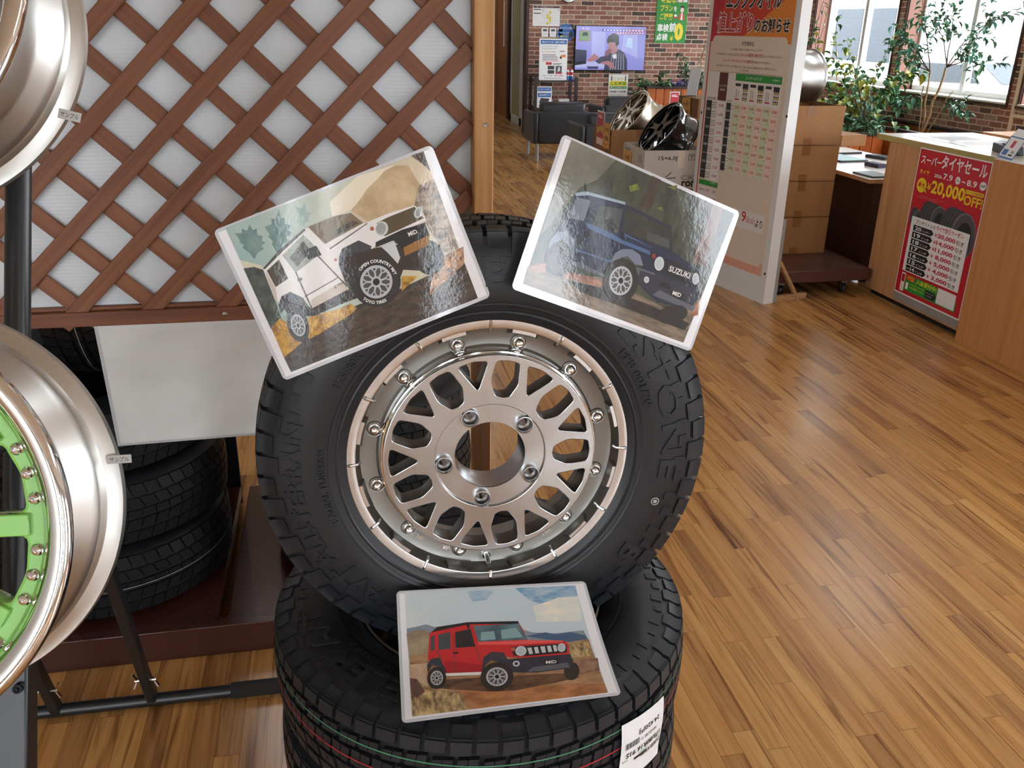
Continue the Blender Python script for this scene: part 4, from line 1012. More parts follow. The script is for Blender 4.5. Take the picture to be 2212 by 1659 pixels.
flat('green_paint', (138, 206, 96), 0.22, coat=1.0); metal('barrel_satin', (204, 202, 197), 0.36, 0.0); metal('barrel_dull', (150, 146, 140), 0.42, 0.4)
def twist_tag(root, r, z_, ang):
    M_ = Matrix.Identity(4)
def show_wheel(name, label, M_, r, w, face, kind):
    root = thing(name, label, 'wheel', M=M_)
    q = r / .22
    b = MB()
    b.lathe([(r - .008, -.004), (r - .010, -.010), (.2045 * q, -.017), (.2025 * q, -.022), (.2015 * q, -.040), (.1985 * q, -.043), (.188 * q, -.062), (.1845 * q, -.070), (.184 * q, -w + .074), (.187 * q, -w + .068), (.1985 * q, -w + .048), (.2015 * q, -w + .043), (.2030 * q, -w + .037), (.2012 * q, -w + .034), (.2012 * q, -w + .024), (.2040 * q, -w + .017), (.2125 * q, -w + .0125), (r - .001, -w + .011), (r, -w + .003), (r - .002, -w), (r - .010, -w), (.196 * q, -w + .02), (.172 * q, -w + .08), (.172 * q, -.08), (.184 * q, -.04)], 'barrel_satin', 140)
    b.build('barrel', root)
    b = MB(); b.lathe([(r - .008, -.008), (r - .001, -.007), (r, -.003), (r - .0015, .0012), (r - .005, .0036), (r - .010, .0042), (r - .016, .0028), (r - .022, -.001), (r - .027, -.007), (r - .031, -.016)], 'chrome', 140); b.build('lip', root)
    fr = r - .030
    if kind == 'green':
        b = MB(); n = 11
        hs = []
        for k in range(n):
            a = 360 / n * (k + .5)
            hs.append(rounded([pol(fr - .020, a - 12.5), pol(fr - .017, a), pol(fr - .020, a + 12.5), pol(.095, a + 11), pol(.07, a), pol(.095, a - 11)], .22, 4))
        P_, F_ = hole_plate(ring(fr, 120), hs + [ring(.03, 40)], .028, .004)
        b.T = Matrix.Translation((0, 0, -.018)); b.add(P_, F_, 'green_paint'); b.T = Matrix()
        for k in range(n):
            a = 360 / n * k
            b.bar((*pol(.05, a), -.014), (*pol(fr - .016, a), -.020), .022, .014, 'green_paint')
        b.build('spoke_face', root, bevel=.0015)
        for k in range(44):
            if k % 4 == 0: continue
            x, y = pol(fr - .009, 360 / 44 * k)
            c = MB(); c.lathe([(.0062, -.0185), (.0062, -.0165), (.0052, -.0155), (.0045, -.0135), (.0022, -.0125), (.0016, -.0138), (0, -.0138)], 'chrome', 18, T=Matrix.Translation((x, y, 0))); c.build('bolt', root)
    else:
        b = MB(); n = 10
        hs = [rounded([pol(fr - .010, 36 * k - 11), pol(fr - .007, 36 * k), pol(fr - .010, 36 * k + 11), pol(.07, 36 * k + 8), pol(.07, 36 * k - 8)], .2, 3) for k in range(n)]
        P_, F_ = hole_plate(ring(fr, 120), hs + [ring(.03, 40)], .03, .003)
        b.T = Matrix.Translation((0, 0, -.018)); b.add(P_, F_, 'chrome'); b.build('spoke_face', root)
    # red maker's sticker on the barrel and the paper sample tag
    def barrel_strip(a0, a1, z0, z1, rr, m, nm, n=10):
        c = MB(); vs = []
        for i in range(n + 1):
            t = rad(a0 + (a1 - a0) * i / n)
            for zz in (z0, z1): vs.append((rr * cos(t), rr * sin(t), zz))
        c.add(vs, [(2 * i, 2 * i + 2, 2 * i + 3, 2 * i + 1) for i in range(n)], m)
        return c.build(nm, root)
    return root, barrel_strip
def sample_tag(root, p, M_, size=(.030, .011)):
    """paper flag reading SAMPLE, in the stand's own frame"""
    b = MB(); w_, h_ = size
    b.box((0, 0, -.0002), (w_, h_, .0002), 'tag_white'); b.text('サンプル', w_ * .5, h_ * .5, w_ * .8, h_ * .55, .0004, 'ink', al='c')
    b.T = Matrix(); o = b.build('sample_tag', root)
    return o
n1 = Vector((-sin(rad(5.8)) * cos(rad(18.4)), -cos(rad(5.8)) * cos(rad(18.4)), sin(rad(18.4))))
GM = frame((-0.488, 0.829, 1.12), n1)
g_root, g_strip = show_wheel('green_wheel', 'green spoked wheel with polished lip, lower of the two on the black stand', GM, .22, .158, None, 'green')
g_strip(25, 36, -.0400, -.0350, .2024, 'tag_red', 'red_sticker')
n2 = Vector((0, -cos(rad(18)), sin(rad(18))))
SM = frame((-0.503, 1.035, 1.632), n2)
s_root, s_strip = show_wheel('silver_wheel', 'silver wheel with polished lip, upper of the two on the black stand', SM, .22, .212, None, 'silver')
s_strip(-28, -15, -.0400, -.0355, .2024, 'tag_red', 'red_sticker')
def put_tag(root, world, size, roll):
    o = sample_tag(root, None, None, size)
    o.matrix_parent_inverse = Matrix()
    Mw = frame(world, (-.05, -.95, .3)) @ Matrix.Rotation(rad(roll), 4, 'Z')
    o.matrix_local = root.matrix_world.inverted() @ Mw
put_tag(s_root, (-0.322, 1.188, 1.466), (.026, .0115), -14)
put_tag(g_root, (-0.268, 0.952, 1.1135), (.026, .0095), 1)

# ------------------------------------------------------------------ sign board with the oil price notice
flat('board_white', (226, 226, 224), 0.5); flat('poster_cream', (228, 212, 194), 0.45); flat('poster_paper', (232, 228, 222), 0.45); flat('orange_red', (206, 66, 40), 0.45); flat('orange', (226, 140, 50), 0.45); flat('crimson', (190, 36, 52), 0.45); flat('maroon', (96, 52, 50), 0.45); flat('shop_green', (44, 150, 62), 0.45); flat('cell_green', (214, 226, 190), 0.45); flat('cell_pink', (238, 216, 202), 0.45); flat('coal', (46, 48, 52), 0.45); flat('pink', (230, 168, 146), 0.45); flat('lemon', (236, 214, 40), 0.45); flat('white_ink', (240, 240, 238), 0.45); flat('mid_grey', (150, 148, 144), 0.5); flat('poster_red', (200, 30, 48), 0.35); flat('price_red', (196, 40, 62), 0.45)
wood('foot_wood', (150, 112, 74), (176, 136, 92), (190, 152, 108), 'x', 0.6, 50)
flat('board_edge', (150, 138, 126), 0.7)
def wall_frame(origin, xdir, normal):
    M_ = Matrix.Identity(4); x = Vector(xdir).normalized(); n = Vector(normal).normalized(); y = n.cross(x)
    for i in range(3): M_[i][0], M_[i][1], M_[i][2], M_[i][3] = x[i], y[i], n[i], origin[i]
    return M_
BM = wall_frame((2.369, 5.622, 0), (0.23212, -0.97269, 0), (-0.97269, -0.23212, 0))
sb = thing('sign_board', 'tall white sign board with an orange and cream engine oil price notice', 'sign', M=BM)
b = MB(); b.box((0, 0.0, -0.012), (0.828, 1.98, 0.0), 'board_white'); b.build('board', sb)
b = MB(); b.box((0.02, 0.0, -0.075), (0.05, 1.9, -0.012), 'board_edge'); b.box((0.775, 0.0, -0.075), (0.826, 1.98, -0.0122), 'board_white'); b.box((0.8, 0, -.1), (.826, .52, -.0755), 'mid_grey'); b.build('back_frame', sb)
for x in (0.05, 0.815):
    b = MB(); b.bar((x, 0.02, -0.1), (x, 0.02, -0.34), 0.03, 0.04, 'foot_wood', (0, 1, 0)); b.build('foot', sb, bevel=0.003)
    b = MB(); b.bar((x, 0.26, -0.095), (x, 0.045, -0.25), 0.022, 0.03, 'foot_wood', (1, 0, 0)); b.build('brace', sb, bevel=0.003)
for x, y in ((0.013, 1.068), (0.821, 1.117), (0.808, 0.189)):
    b = MB(); b.lathe([(0.0, 0.003), (0.006, 0.002), (0.0085, 0)], 'ink', 16, T=Matrix.Translation((x, y, 0))); b.build('screw', sb)
b = MB()
b.rect(0.036, 0.16, 0.785, 1.96, 0.001, 'poster_cream')
b.rect(0.036, 0.16, 0.0455, 1.52, 0.0014, 'crimson'); b.rect(0.036, 0.6, 0.0455, 0.86, 0.0015, 'orange_red')
b.rect(0.038, 1.50, 0.783, 1.96, 0.0014, 'orange_red')
b.poly([(0.30, 1.50), (0.783, 1.50), (0.783, 1.78), (0.60, 1.68), (0.50, 1.62)], 0.0018, 'orange'); b.poly([(0.56, 1.96), (0.783, 1.74), (0.783, 1.96)], 0.0018, 'orange'); b.poly([(0.038, 1.5), (0.09, 1.5), (0.20, 1.96), (0.038, 1.96)], 0.0018, 'crimson')
b.rrect(0.066, 1.30, 0.755, 1.535, 0.03, 0.0022, 'poster_cream'); b.rect(0.066, 1.15, 0.755, 1.33, 0.0022, 'poster_cream')
def outlined(t, x, y, w_, h_, m, z=0.0028, edge='white_ink', o=0.04, bold=0.012):
    b.text(t, x - .003, y - .004, w_ + .006, h_ + .008, z, edge, o + bold); b.text(t, x, y, w_, h_, z + .0006, m, bold)
outlined('エンジンオイル', 0.165, 1.685, 0.50, 0.105, 'ink', bold=0.03)
outlined('値上がり', 0.088, 1.552, 0.352, 0.118, 'crimson', bold=0.014); outlined('のお知らせ', 0.452, 1.555, 0.305, 0.082, 'ink', bold=0.032)
b.text('お客様各位', 0.41, 1.494, 0.115, 0.024, 0.0028, 'ink', 0.008, al='c')
b.text('いつも当店をご利用いただき誠にありがとうございます。', 0.405, 1.460, 0.30, 0.013, 0.0028, 'ink', al='c')
b.text('昨今の原材料費、物流コスト上昇に伴い', 0.115, 1.424, 0.165, 0.012, 0.0028, 'ink'); b.text('エンジンオイルの販売価格を改定', 0.285, 1.420, 0.275, 0.021, 0.0028, 'price_red', 0.012); b.text('させていただく運びとなりました。', 0.563, 1.424, 0.15, 0.011, 0.0028, 'ink')
b.text('合わせて', 0.19, 1.388, 0.04, 0.011, 0.0028, 'ink'); b.text('メンテナンスパックの価格改定', 0.232, 1.385, 0.245, 0.019, 0.0028, 'price_red', 0.012); b.text('も実施させていただきます。', 0.48, 1.388, 0.15, 0.011, 0.0028, 'ink')
b.text('誠に恐縮ではございますが、何卒ご理解いただき、今後とも変わらぬご愛顧を賜りますようお願い申し上げます。', 0.41, 1.362, 0.56, 0.012, 0.0028, 'ink', al='c')
b.text('タイヤ館 店長', 0.40, 1.343, 0.085, 0.010, 0.0028, 'ink', al='c')
# price tables
b.rect(0.058, 1.15, 0.172, 1.325, 0.0024, 'poster_paper'); b.rect(0.171, 1.157, 0.256, 1.322, 0.0028, 'maroon'); b.rect(0.258, 1.15, 0.755, 1.325, 0.0024, 'poster_paper')
b.text('エンジンオイル', 0.2135, 1.245, 0.072, 0.016, 0.0032, 'white_ink', al='c'); b.text('価格改定', 0.2135, 1.222, 0.05, 0.014, 0.0032, 'white_ink', al='c')
b.rect(0.330, 1.283, 0.750, 1.323, 0.0028, 'shop_green'); b.text('メンテナンスパック', 0.50, 1.303, 0.145, 0.020, 0.0032, 'white_ink', 0.01, al='c'); b.text('(税抜)', 0.70, 1.303, 0.06, 0.012, 0.0032, 'white_ink', al='c')
for i in range(6):
    x = 0.336 + 0.07 * i
    b.rect(x, 1.252 if i % 2 == 0 else 1.242, x + .052, 1.268, 0.0028, 'coal')
    for q in range(9):
        px, py = x + .006 + (q % 3) * .016, 1.17 + (q // 3) * .027
        if i % 2: b.rect(px, py, px + .012, py + .02, 0.0028, 'coal'); b.rect(px + .002, py + .004, px + .010, py + .011, 0.0032, 'lemon')
    if i % 2 == 0: b.rect(x + .012, 1.185, x + .018, 1.235, 0.0028, 'mid_grey'); b.rect(x + .03, 1.19, x + .036, 1.23, 0.0028, 'mid_grey'); b.rect(x + .004, 1.172, x + .046, 1.180, 0.0028, 'price_red')
b.text('1台分 税込価格', 0.112, 1.165, 0.09, 0.018, 0.0032, 'ink', al='c'); b.text('1台分 税込価格', 0.292, 1.163, 0.05, 0.012, 0.0032, 'ink', al='c')
L1 = ['8,000', '6,000', '10,500', '8,000', '13,000', '10,000', '15,500', '12,000', '18,000']
h_ = 0.0545
for i, t in enumerate(L1):
    y1 = 1.152 - h_ * i; y0 = y1 - h_ + .001
    if i % 2 == 0 and i < 8: b.rect(0.062, y0 - h_, 0.118, y1 - .002, 0.0024, 'coal'); b.text(('軽自動車', '小型車', '普通車', '大型車')[i // 2], 0.09, y1 - h_, 0.042, 0.016, 0.003, 'white_ink', al='c')
    if i == 8: b.rect(0.062, y0, 0.118, y1 - .002, 0.0024, 'coal')
    b.rect(0.120, y0, 0.262, y1, 0.0024, 'poster_paper'); b.rect(0.178, y0 + .002, 0.256, y1 - .002, 0.0028, 'white_ink')
    b.text(t, 0.19, y0 + .016, 0.052, 0.022, 0.0032, 'price_red', 0.012); b.text('円', 0.245, y0 + .008, 0.008, 0.008, 0.0032, 'ink')
    for q in range(3): b.rect(0.124, y0 + .010 + q * .014, 0.170, y0 + .015 + q * .014, 0.003, 'mid_grey')
b.rect(0.062, 0.62, 0.262, 0.652, 0.0024, 'shop_green'); b.rect(0.12, 0.655, 0.262, 0.66, 0.0024, 'poster_paper'); b.text('1,100円〜', 0.18, 0.636, 0.07, 0.016, 0.0032, 'white_ink')
b.rect(0.062, 0.42, 0.262, 0.615, 0.0024, 'poster_paper')
for q in range(3): b.text('550円', 0.14, 0.58 - q * .05, 0.04, 0.018, 0.0032, 'price_red', 0.01); b.text('550円', 0.21, 0.58 - q * .05, 0.04, 0.018, 0.0032, 'price_red', 0.01); b.rect(0.07, 0.585 - q * .05, 0.12, 0.592 - q * .05, 0.003, 'mid_grey')
GR = ['17,800 19,800 15,800 17,800 20,800 22,800', '15,800 17,800 13,800 15,800 18,800 20,800', '20,300 22,300 18,300 20,300 24,300 26,300', '17,800 19,800 15,800 17,800 21,800 23,800', '22,300 24,300 19,300 21,300 26,300 28,300', '19,800 21,800 16,800 18,800 23,800 25,800', '24,300 26,300 20,300 22,300 28,300 30,300', '21,800 23,800 17,800 19,800 25,800 27,800']
for i, row in enumerate(GR):
    y1 = 1.152 - 0.0522 * i; y0 = y1 - .0506
    if i % 2 == 0: b.rect(0.268, y0 - .05, 0.312, y1 - .003, 0.0026, 'coal'); b.text(('軽自動車', '小型車', '普通車', '大型車')[i // 2], 0.29, y1 - .05, 0.034, 0.012, 0.003, 'white_ink', al='c')
    b.rect(0.312, y0, 0.336, y1, 0.0024, 'poster_paper')
    for q in range(2): b.rect(0.316, y0 + .012 + q * .018, 0.333, y0 + .017 + q * .018, 0.003, 'mid_grey')
    for j, t in enumerate(row.split()):
        x = 0.337 + 0.0692 * j
        b.rect(x, y0, x + .0672, y1, 0.0026, 'cell_green' if j % 2 == 0 else 'cell_pink'); b.text(t, x + .010, y0 + .018, 0.046, 0.018, 0.0032, 'price_red', 0.008); b.rect(x + .05, y0 + .006, x + .058, y0 + .011, 0.0032, 'mid_grey')
b.rect(0.40, 0.42, 0.745, 0.53, 0.0024, 'poster_paper')
b.text('.', 0.515, 0.462, 0.008, 0.008, 0.003, 'crimson'); b.text('9', 0.533, 0.460, 0.042, 0.066, 0.003, 'crimson', 0.012); b.text('日(火)', 0.580, 0.455, 0.085, 0.044, 0.003, 'crimson', 0.008); b.text('より', 0.668, 0.450, 0.066, 0.05, 0.003, 'ink', 0.015)
b.rect(0.04, 0.165, 0.775, 0.24, 0.0024, 'pink'); b.rrect(0.06, 0.215, 0.755, 0.40, 0.02, 0.0028, 'poster_cream')
b.build('notice', sb)

# ------------------------------------------------------------------ counters, poster, desk
wood('beech', (178, 126, 78), (198, 146, 96), (208, 158, 108), 'z', 0.45, 26); wood('beech_dark', (184, 122, 70), (200, 138, 84), (208, 148, 94), 'z', 0.4, 34)
flat('laminate_white', (228, 226, 218), 0.22); flat('edge_mustard', (178, 158, 92), 0.5); flat('desk_brown', (58, 32, 24), 0.5); flat('desk_top', (226, 218, 214), 0.3); wood('desk_edge', (160, 118, 84), (178, 134, 96), (190, 146, 108), 'y', 0.5, 30)
c1 = thing('service_counter', 'beech counter with a white top and the red tyre sale poster on its front', 'counter', (3.363, 4.05, 0))
b = MB(); b.box((0.0, 0.0, 0.035), (0.62, 0.95, 0.952), 'beech'); b.build('cabinet', c1, bevel=0.002)
b = MB(); b.box((0.03, 0.0, 0.0), (0.6, 0.92, 0.035), 'ink'); b.build('plinth', c1)
b = MB(); b.box((-0.004, 0.0, 0.952), (0.67, 1.09, 0.984), 'edge_mustard'); b.box((0.0, 0.0, 0.984), (0.666, 1.086, 0.9855), 'laminate_white'); b.build('counter_top', c1, bevel=0.001)
c2 = thing('front_counter', 'plain beech counter nearest to the right edge, standing proud of the poster counter', 'counter', (3.32, 2.2, 0))
b = MB(); b.box((0.0, 0.0, 0.0), (0.66, 1.832, 0.982), 'beech_dark'); b.build('cabinet', c2, bevel=0.002)
b = MB(); b.box((0.0, 0.0, 0.9825), (0.66, 1.832, 0.985), 'laminate_white'); b.build('counter_top', c2)
PM = wall_frame((3.358, 4.69, -0.012), (0, -1, 0), (-1, 0, 0))
ps = thing('sale_poster', 'red tyre sale poster with yellow discount figures hung on the beech counter', 'poster', M=PM)
b = MB()
b.rect(0.003, 0.108, 0.614, 0.970, 0.0005, 'white_ink'); b.rect(0.010, 0.117, 0.607, 0.963, 0.0010, 'poster_red'); b.rect(0.003, 0.062, 0.612, 0.108, 0.0004, 'mid_grey')
b.text('スーパー', 0.030, 0.884, 0.185, 0.048, 0.0016, 'white_ink', 0.02); b.text('タイヤセール', 0.215, 0.880, 0.375, 0.074, 0.0016, 'white_ink', 0.024)
b.text('タイヤ', 0.036, 0.826, 0.090, 0.026, 0.0016, 'lemon', 0.012)
b.text('2026.', 0.172, 0.826, 0.072, 0.018, 0.0016, 'white_ink', 0.02); b.text('7.9', 0.250, 0.824, 0.080, 0.034, 0.0016, 'white_ink', 0.02); b.disc(0.375, 0.838, 0.021, 0.021, 0.0016, 'white_ink'); b.text('thu', 0.375, 0.838, 0.026, 0.012, 0.002, 'ink', 0.01, al='c'); b.text('~', 0.408, 0.832, 0.030, 0.010, 0.0016, 'white_ink', 0.02); b.text('8.9', 0.450, 0.822, 0.080, 0.034, 0.0016, 'white_ink', 0.02); b.disc(0.577, 0.841, 0.026, 0.023, 0.0016, 'white_ink'); b.text('sun', 0.577, 0.841, 0.036, 0.012, 0.002, 'ink', 0.02, al='c')
b.disc(0.076, 0.763, 0.044, 0.042, 0.0016, 'lemon', 32); b.poly([(0.11, 0.75), (0.135, 0.728), (0.10, 0.735)], 0.0016, 'lemon'); b.text('最大', 0.076, 0.763, 0.064, 0.034, 0.002, 'poster_red', 0.02, al='c')
b.text('¥', 0.126, 0.746, 0.036, 0.040, 0.0016, 'lemon', 0.012); b.text('20,000', 0.166, 0.722, 0.288, 0.086, 0.0016, 'lemon', 0.03); b.text('OFF!', 0.452, 0.722, 0.150, 0.054, 0.0016, 'lemon', 0.026)
b.rect(0.455, 0.782, 0.598, 0.804, 0.0016, 'lemon'); b.text('アプリ会員限定', 0.5265, 0.793, 0.13, 0.014, 0.002, 'poster_red', 0.01, al='c')
b.text('※タイヤ4本同時購入時。詳しくは店頭スタッフまで。', 0.05, 0.700, 0.24, 0.006, 0.0016, 'pink'); b.text('※対象タイヤに限ります。', 0.05, 0.690, 0.2, 0.006, 0.0016, 'pink')
# printed tyres
flat('prn_tyre', (84, 84, 90), 0.45); flat('prn_tyre_dk', (40, 40, 44), 0.45); flat('prn_tyre_lt', (126, 126, 132), 0.45)
for ax, ay, bx_, by_, rx, ry, zz in ((.055, .575, .095, .56, .040, .062, .0014), (.17, .605, .285, .59, .070, .088, .0018), (.385, .575, .505, .555, .100, .128, .0022)):
    lerp = lambda f: (ax + (bx_ - ax) * f, ay + (by_ - ay) * f, rx * (.86 + .14 * f), ry * (.95 + .05 * f))
    arc = lambda f, a0, a1: [(lerp(f)[0] + lerp(f)[2] * cos(rad(a0 + (a1 - a0) * q / 16)), lerp(f)[1] + lerp(f)[3] * sin(rad(a0 + (a1 - a0) * q / 16))) for q in range(17)]
    b.poly(arc(1, -80, 90) + arc(0, 90, 270), zz, 'prn_tyre')
    for f in (.16, .38, .62, .84): b.poly(arc(f - .025, 75, 200) + arc(f + .025, 200, 75), zz + .0001, 'prn_tyre_dk')
    for f0 in (.04, .24, .48, .70):
        for q in range(9): b.poly([arc(f0, 80, 190)[q * 2 - q // 2], arc(f0 + .09, 80, 190)[q * 2 - q // 2], arc(f0 + .09, 82, 192)[q * 2 - q // 2], arc(f0, 82, 192)[q * 2 - q // 2]], zz + .0001, 'prn_tyre_dk')
    b.disc(bx_, by_, rx, ry, zz + .0002, 'prn_tyre_lt', 36); b.disc(bx_ + .002, by_ - .001, rx * .93, ry * .95, zz + .00025, 'prn_tyre', 36); b.disc(bx_ + .006, by_ - .006, rx * .62, ry * .66, zz + .0003, 'prn_tyre_dk', 36)
b.rrect(0.047, 0.252, 0.561, 0.580, 0.006, 0.0026, 'white_ink')
b.text('ブリヂストンの', 0.092, 0.543, 0.180, 0.024, 0.003, 'ink', 0.01); b.text('タイヤ割引クーポン', 0.280, 0.542, 0.235, 0.030, 0.003, 'price_red', 0.014)
for i, (a, c_) in enumerate((('20インチ〜', '20,000'), ('19インチ', '14,000'), ('18インチ', '11,000'), ('17インチ', '8,000'), ('16インチ', '5,000'), ('15インチ', '4,000'), ('~14インチ', '3,000'))):
    y = 0.502 - .0402 * i
    b.poly([(0.076, y - .003), (0.246, y - .003), (0.266, y + .0145), (0.246, y + .032), (0.076, y + .032)], 0.003, 'ink'); b.text(a[:-3] if a[-1] != '〜' else a[:2], 0.094 if a[0] != '~' else 0.082, y + .003, 0.060 if a[0] != '~' else .075, 0.023, 0.0034, 'white_ink', 0.024); b.text('インチ' + ('〜' if a[-1] == '〜' else ''), 0.162, y + .003, 0.074, 0.014, 0.0034, 'white_ink', 0.01)
    b.text('¥', 0.277, y + .004, 0.022, 0.020, 0.003, 'price_red', 0.02); x0 = 0.303 if len(c_) > 5 else 0.318
    b.text(c_, x0, y - .002, 0.458 - x0, 0.029, 0.003, 'price_red', 0.034); b.text('引き', 0.466, y - .001, 0.062, 0.026, 0.003, 'ink', 0.014)
b.rect(0.052, 0.128, 0.088, 0.240, 0.0016, 'white_ink'); b.rect(0.056, 0.185, 0.084, 0.232, 0.002, 'crimson'); b.rect(0.058, 0.132, 0.082, 0.175, 0.002, 'cell_pink')
b.rect(0.092, 0.140, 0.565, 0.200, 0.0016, 'shop_green'); b.rect(0.092, 0.198, 0.392, 0.236, 0.0015, 'shop_green'); b.rect(0.094, 0.204, 0.182, 0.234, 0.0018, 'orange_red')
b.text('入会金無料', 0.102, 0.221, 0.07, 0.010, 0.0022, 'lemon', 0.01); b.text('アプリ会員', 0.102, 0.207, 0.07, 0.011, 0.0022, 'lemon', 0.01); b.text('入会受付中!', 0.196, 0.203, 0.19, 0.030, 0.0022, 'lemon', 0.02)
b.rect(0.104, 0.150, 0.128, 0.190, 0.002, 'white_ink'); b.text('ブリヂストンのアプリ', 0.14, 0.180, 0.14, 0.012, 0.0022, 'lemon', 0.01); b.text('お得な情報いっぱい!', 0.14, 0.162, 0.14, 0.012, 0.0022, 'lemon', 0.01)
b.poly([(0.292, 0.150), (0.378, 0.150), (0.392, 0.172), (0.378, 0.194), (0.292, 0.194)], 0.002, 'ink'); b.text('ダウンロードは', 0.30, 0.176, 0.07, 0.010, 0.0024, 'white_ink'); b.text('こちらから', 0.30, 0.160, 0.06, 0.010, 0.0024, 'white_ink')
b.rrect(0.397, 0.146, 0.556, 0.236, 0.004, 0.002, 'white_ink')
b.build('print', ps)
# tent card on the counter seam
tc_ = thing('tent_card', 'small white folded card with a blue edge at the end of the counters', 'card', (3.372, 4.03, 0.986))
flat('card_blue', (60, 112, 180), 0.5); flat('card_red', (200, 60, 84), 0.5)
b = MB(); w_ = 0.15
A, B_, C_, D_, E_ = (0.0, 0.0), (0.05, 0.105), (0.075, 0.14), (0.11, 0.085), (0.135, 0.0)
P5 = [A, B_, C_, D_, E_]
TM = Matrix.Rotation(rad(-14), 4, 'Z')
for (p, q_) in ((A, B_), (B_, C_), (C_, D_), (D_, E_)):
    b.add([TM @ Vector(v) for v in ((p[0], -.09, p[1]), (p[0], .07, p[1]), (q_[0], .07, q_[1]), (q_[0], -.09, q_[1]))], [(0, 3, 2, 1)], 'white_ink')
def tcard(y0, y1, s0, s1, m, d=.0006):
    pt = lambda s_: (A[0] + (B_[0] - A[0]) * s_, A[1] + (B_[1] - A[1]) * s_)
    n_ = Vector((-(B_[1] - A[1]), 0, B_[0] - A[0])).normalized() * d; p, q_ = pt(s0), pt(s1)
    b.add([TM @ (Vector(v) + n_) for v in ((p[0], y0, p[1]), (p[0], y1, p[1]), (q_[0], y1, q_[1]), (q_[0], y0, q_[1]))], [(0, 3, 2, 1)], m)
tcard(-.09, .07, 0, .07, 'card_blue'); tcard(-.09, .07, .95, 1, 'card_blue'); tcard(-.09, -.083, 0, 1, 'card_blue'); tcard(.063, .07, 0, 1, 'card_blue'); tcard(-.02, .012, .5, .82, 'card_red'); tcard(-.06, -.02, .15, .22, 'ink'); tcard(-.06, -.03, .27, .38, 'mid_grey'); tcard(.0, .05, .14, .4, 'card_blue')
b.build('card', tc_)
flat('device_black', (22, 22, 24), 0.4)
b = MB(); b.box((0, 0, 0), (0.10, 0.20, 0.045), 'device_black', Matrix.Rotation(rad(-20), 4, 'Z')); b.box((0.02, 0.03, 0.045), (0.08, 0.13, 0.052), 'coal', Matrix.Rotation(rad(-20), 4, 'Z'))
pt_ = thing('payment_terminal', 'black card terminal lying behind the white folded card on the counter', 'terminal', (3.45, 4.12, 0.9855)); b.build('body', pt_, bevel=0.006)
b = MB()
flat('mat_clear', (196, 206, 214), 0.12)
dm = thing('desk_mat', 'clear plastic mat over price sheets on top of the poster counter', 'mat', (3.50, 4.45, 0.9858))
b = MB(); b.box((0, 0, 0), (0.40, 0.55, 0.0015), 'mat_clear'); b.rect(0.03, 0.05, 0.36, 0.24, 0.0017, 'white_ink'); b.rect(0.05, 0.28, 0.34, 0.50, 0.0017, 'label_white')
for k in range(5): b.rect(0.06, 0.30 + k * .035, 0.30, 0.315 + k * .035, 0.0019, 'mid_grey')
b.build('sheet', dm)
wt = thing('pale_worktop', 'pale wooden worktop end behind the card terminal at the right edge', 'worktop', (4.73, 4.7, 0))
b = MB(); b.box((0, 0, 0.87), (0.9, 1.24, 0.90), 'beech'); b.build('top', wt, bevel=.003)
b = MB(); b.box((0.05, 0.05, 0), (0.85, 1.15, 0.87), 'beech'); b.build('cabinet', wt)

dk = thing('work_desk', 'low desk with a pale top and dark brown front behind the cardboard boxes', 'desk', (3.385, 5.18, 0))
b = MB(); b.box((0, 0, 0.665), (0.75, 2.3, 0.69), 'desk_edge'); b.box((0.002, 0.002, 0.69), (0.748, 2.298, 0.6915), 'desk_top'); b.build('desk_top', dk, bevel=0.002)
b = MB(); b.box((0.06, 0.03, 0.02), (0.08, 2.27, 0.665), 'desk_brown'); b.build('front_panel', dk)
for y in (0.03, 2.24):
    b = MB(); b.box((0.08, y, 0.0), (0.72, y + .03, 0.665), 'desk_brown'); b.build('side_panel', dk)
flat('teal_file', (126, 168, 172), 0.4); flat('tray_grey', (78, 84, 84), 0.4); flat('card_pad', (36, 36, 62), 0.5); flat('paper', (224, 222, 216), 0.7)
mottled('cardboard', (140, 96, 54), (152, 106, 62), 5, 0.75, (1, 1, .3)); mottled('cardboard_dark', (124, 86, 50), (136, 96, 58), 5, 0.8); flat('packing_tape', (128, 82, 40), 0.3)
ZT = 0.6918
def small(name, label, cat, loc, boxes, rz=0, bev=0.002, group=None):
    root = thing(name, label, cat, loc, group); b = MB(); Rz = Matrix.Rotation(rad(rz), 4, 'Z')
    for lo, hi, m in boxes: b.box(lo, hi, m, Rz)
    b.build('body', root, bevel=bev); return root
small('blue_folder', 'pale blue folder on the front corner of the low desk', 'folder', (3.60, 5.90, ZT), [((0, 0, 0), (.24, .33, .01), 'coal'), ((.005, .005, .01), (.235, .325, .014), 'teal_file')], 6)
small('pen_tray', 'grey oval coin tray at the near corner of the low desk', 'tray', (3.43, 5.22, ZT), [((0, 0, 0), (.16, .22, .012), 'tray_grey')], 4, .01)
small('cash_card_box', 'small dark blue box on the low desk beside the coin tray', 'box', (3.72, 5.62, ZT), [((0, 0, 0), (.07, .14, .028), 'card_pad')], 8)
small('clipboard', 'black clipboard with papers on the low desk', 'clipboard', (3.78, 6.30, ZT), [((0, 0, 0), (.26, .34, .012), 'ink'), ((.01, .01, .012), (.25, .30, .016), 'paper')], 8)
small('calculator', 'dark grey calculator on the low desk next to the clipboard', 'calculator', (4.0, 5.98, ZT), [((0, 0, 0), (.10, .18, .022), 'coal'), ((.01, .12, .022), (.09, .17, .024), 'tray_grey'), ((.01, .02, .022), (.09, .1, .0235), 'ink')], 16)
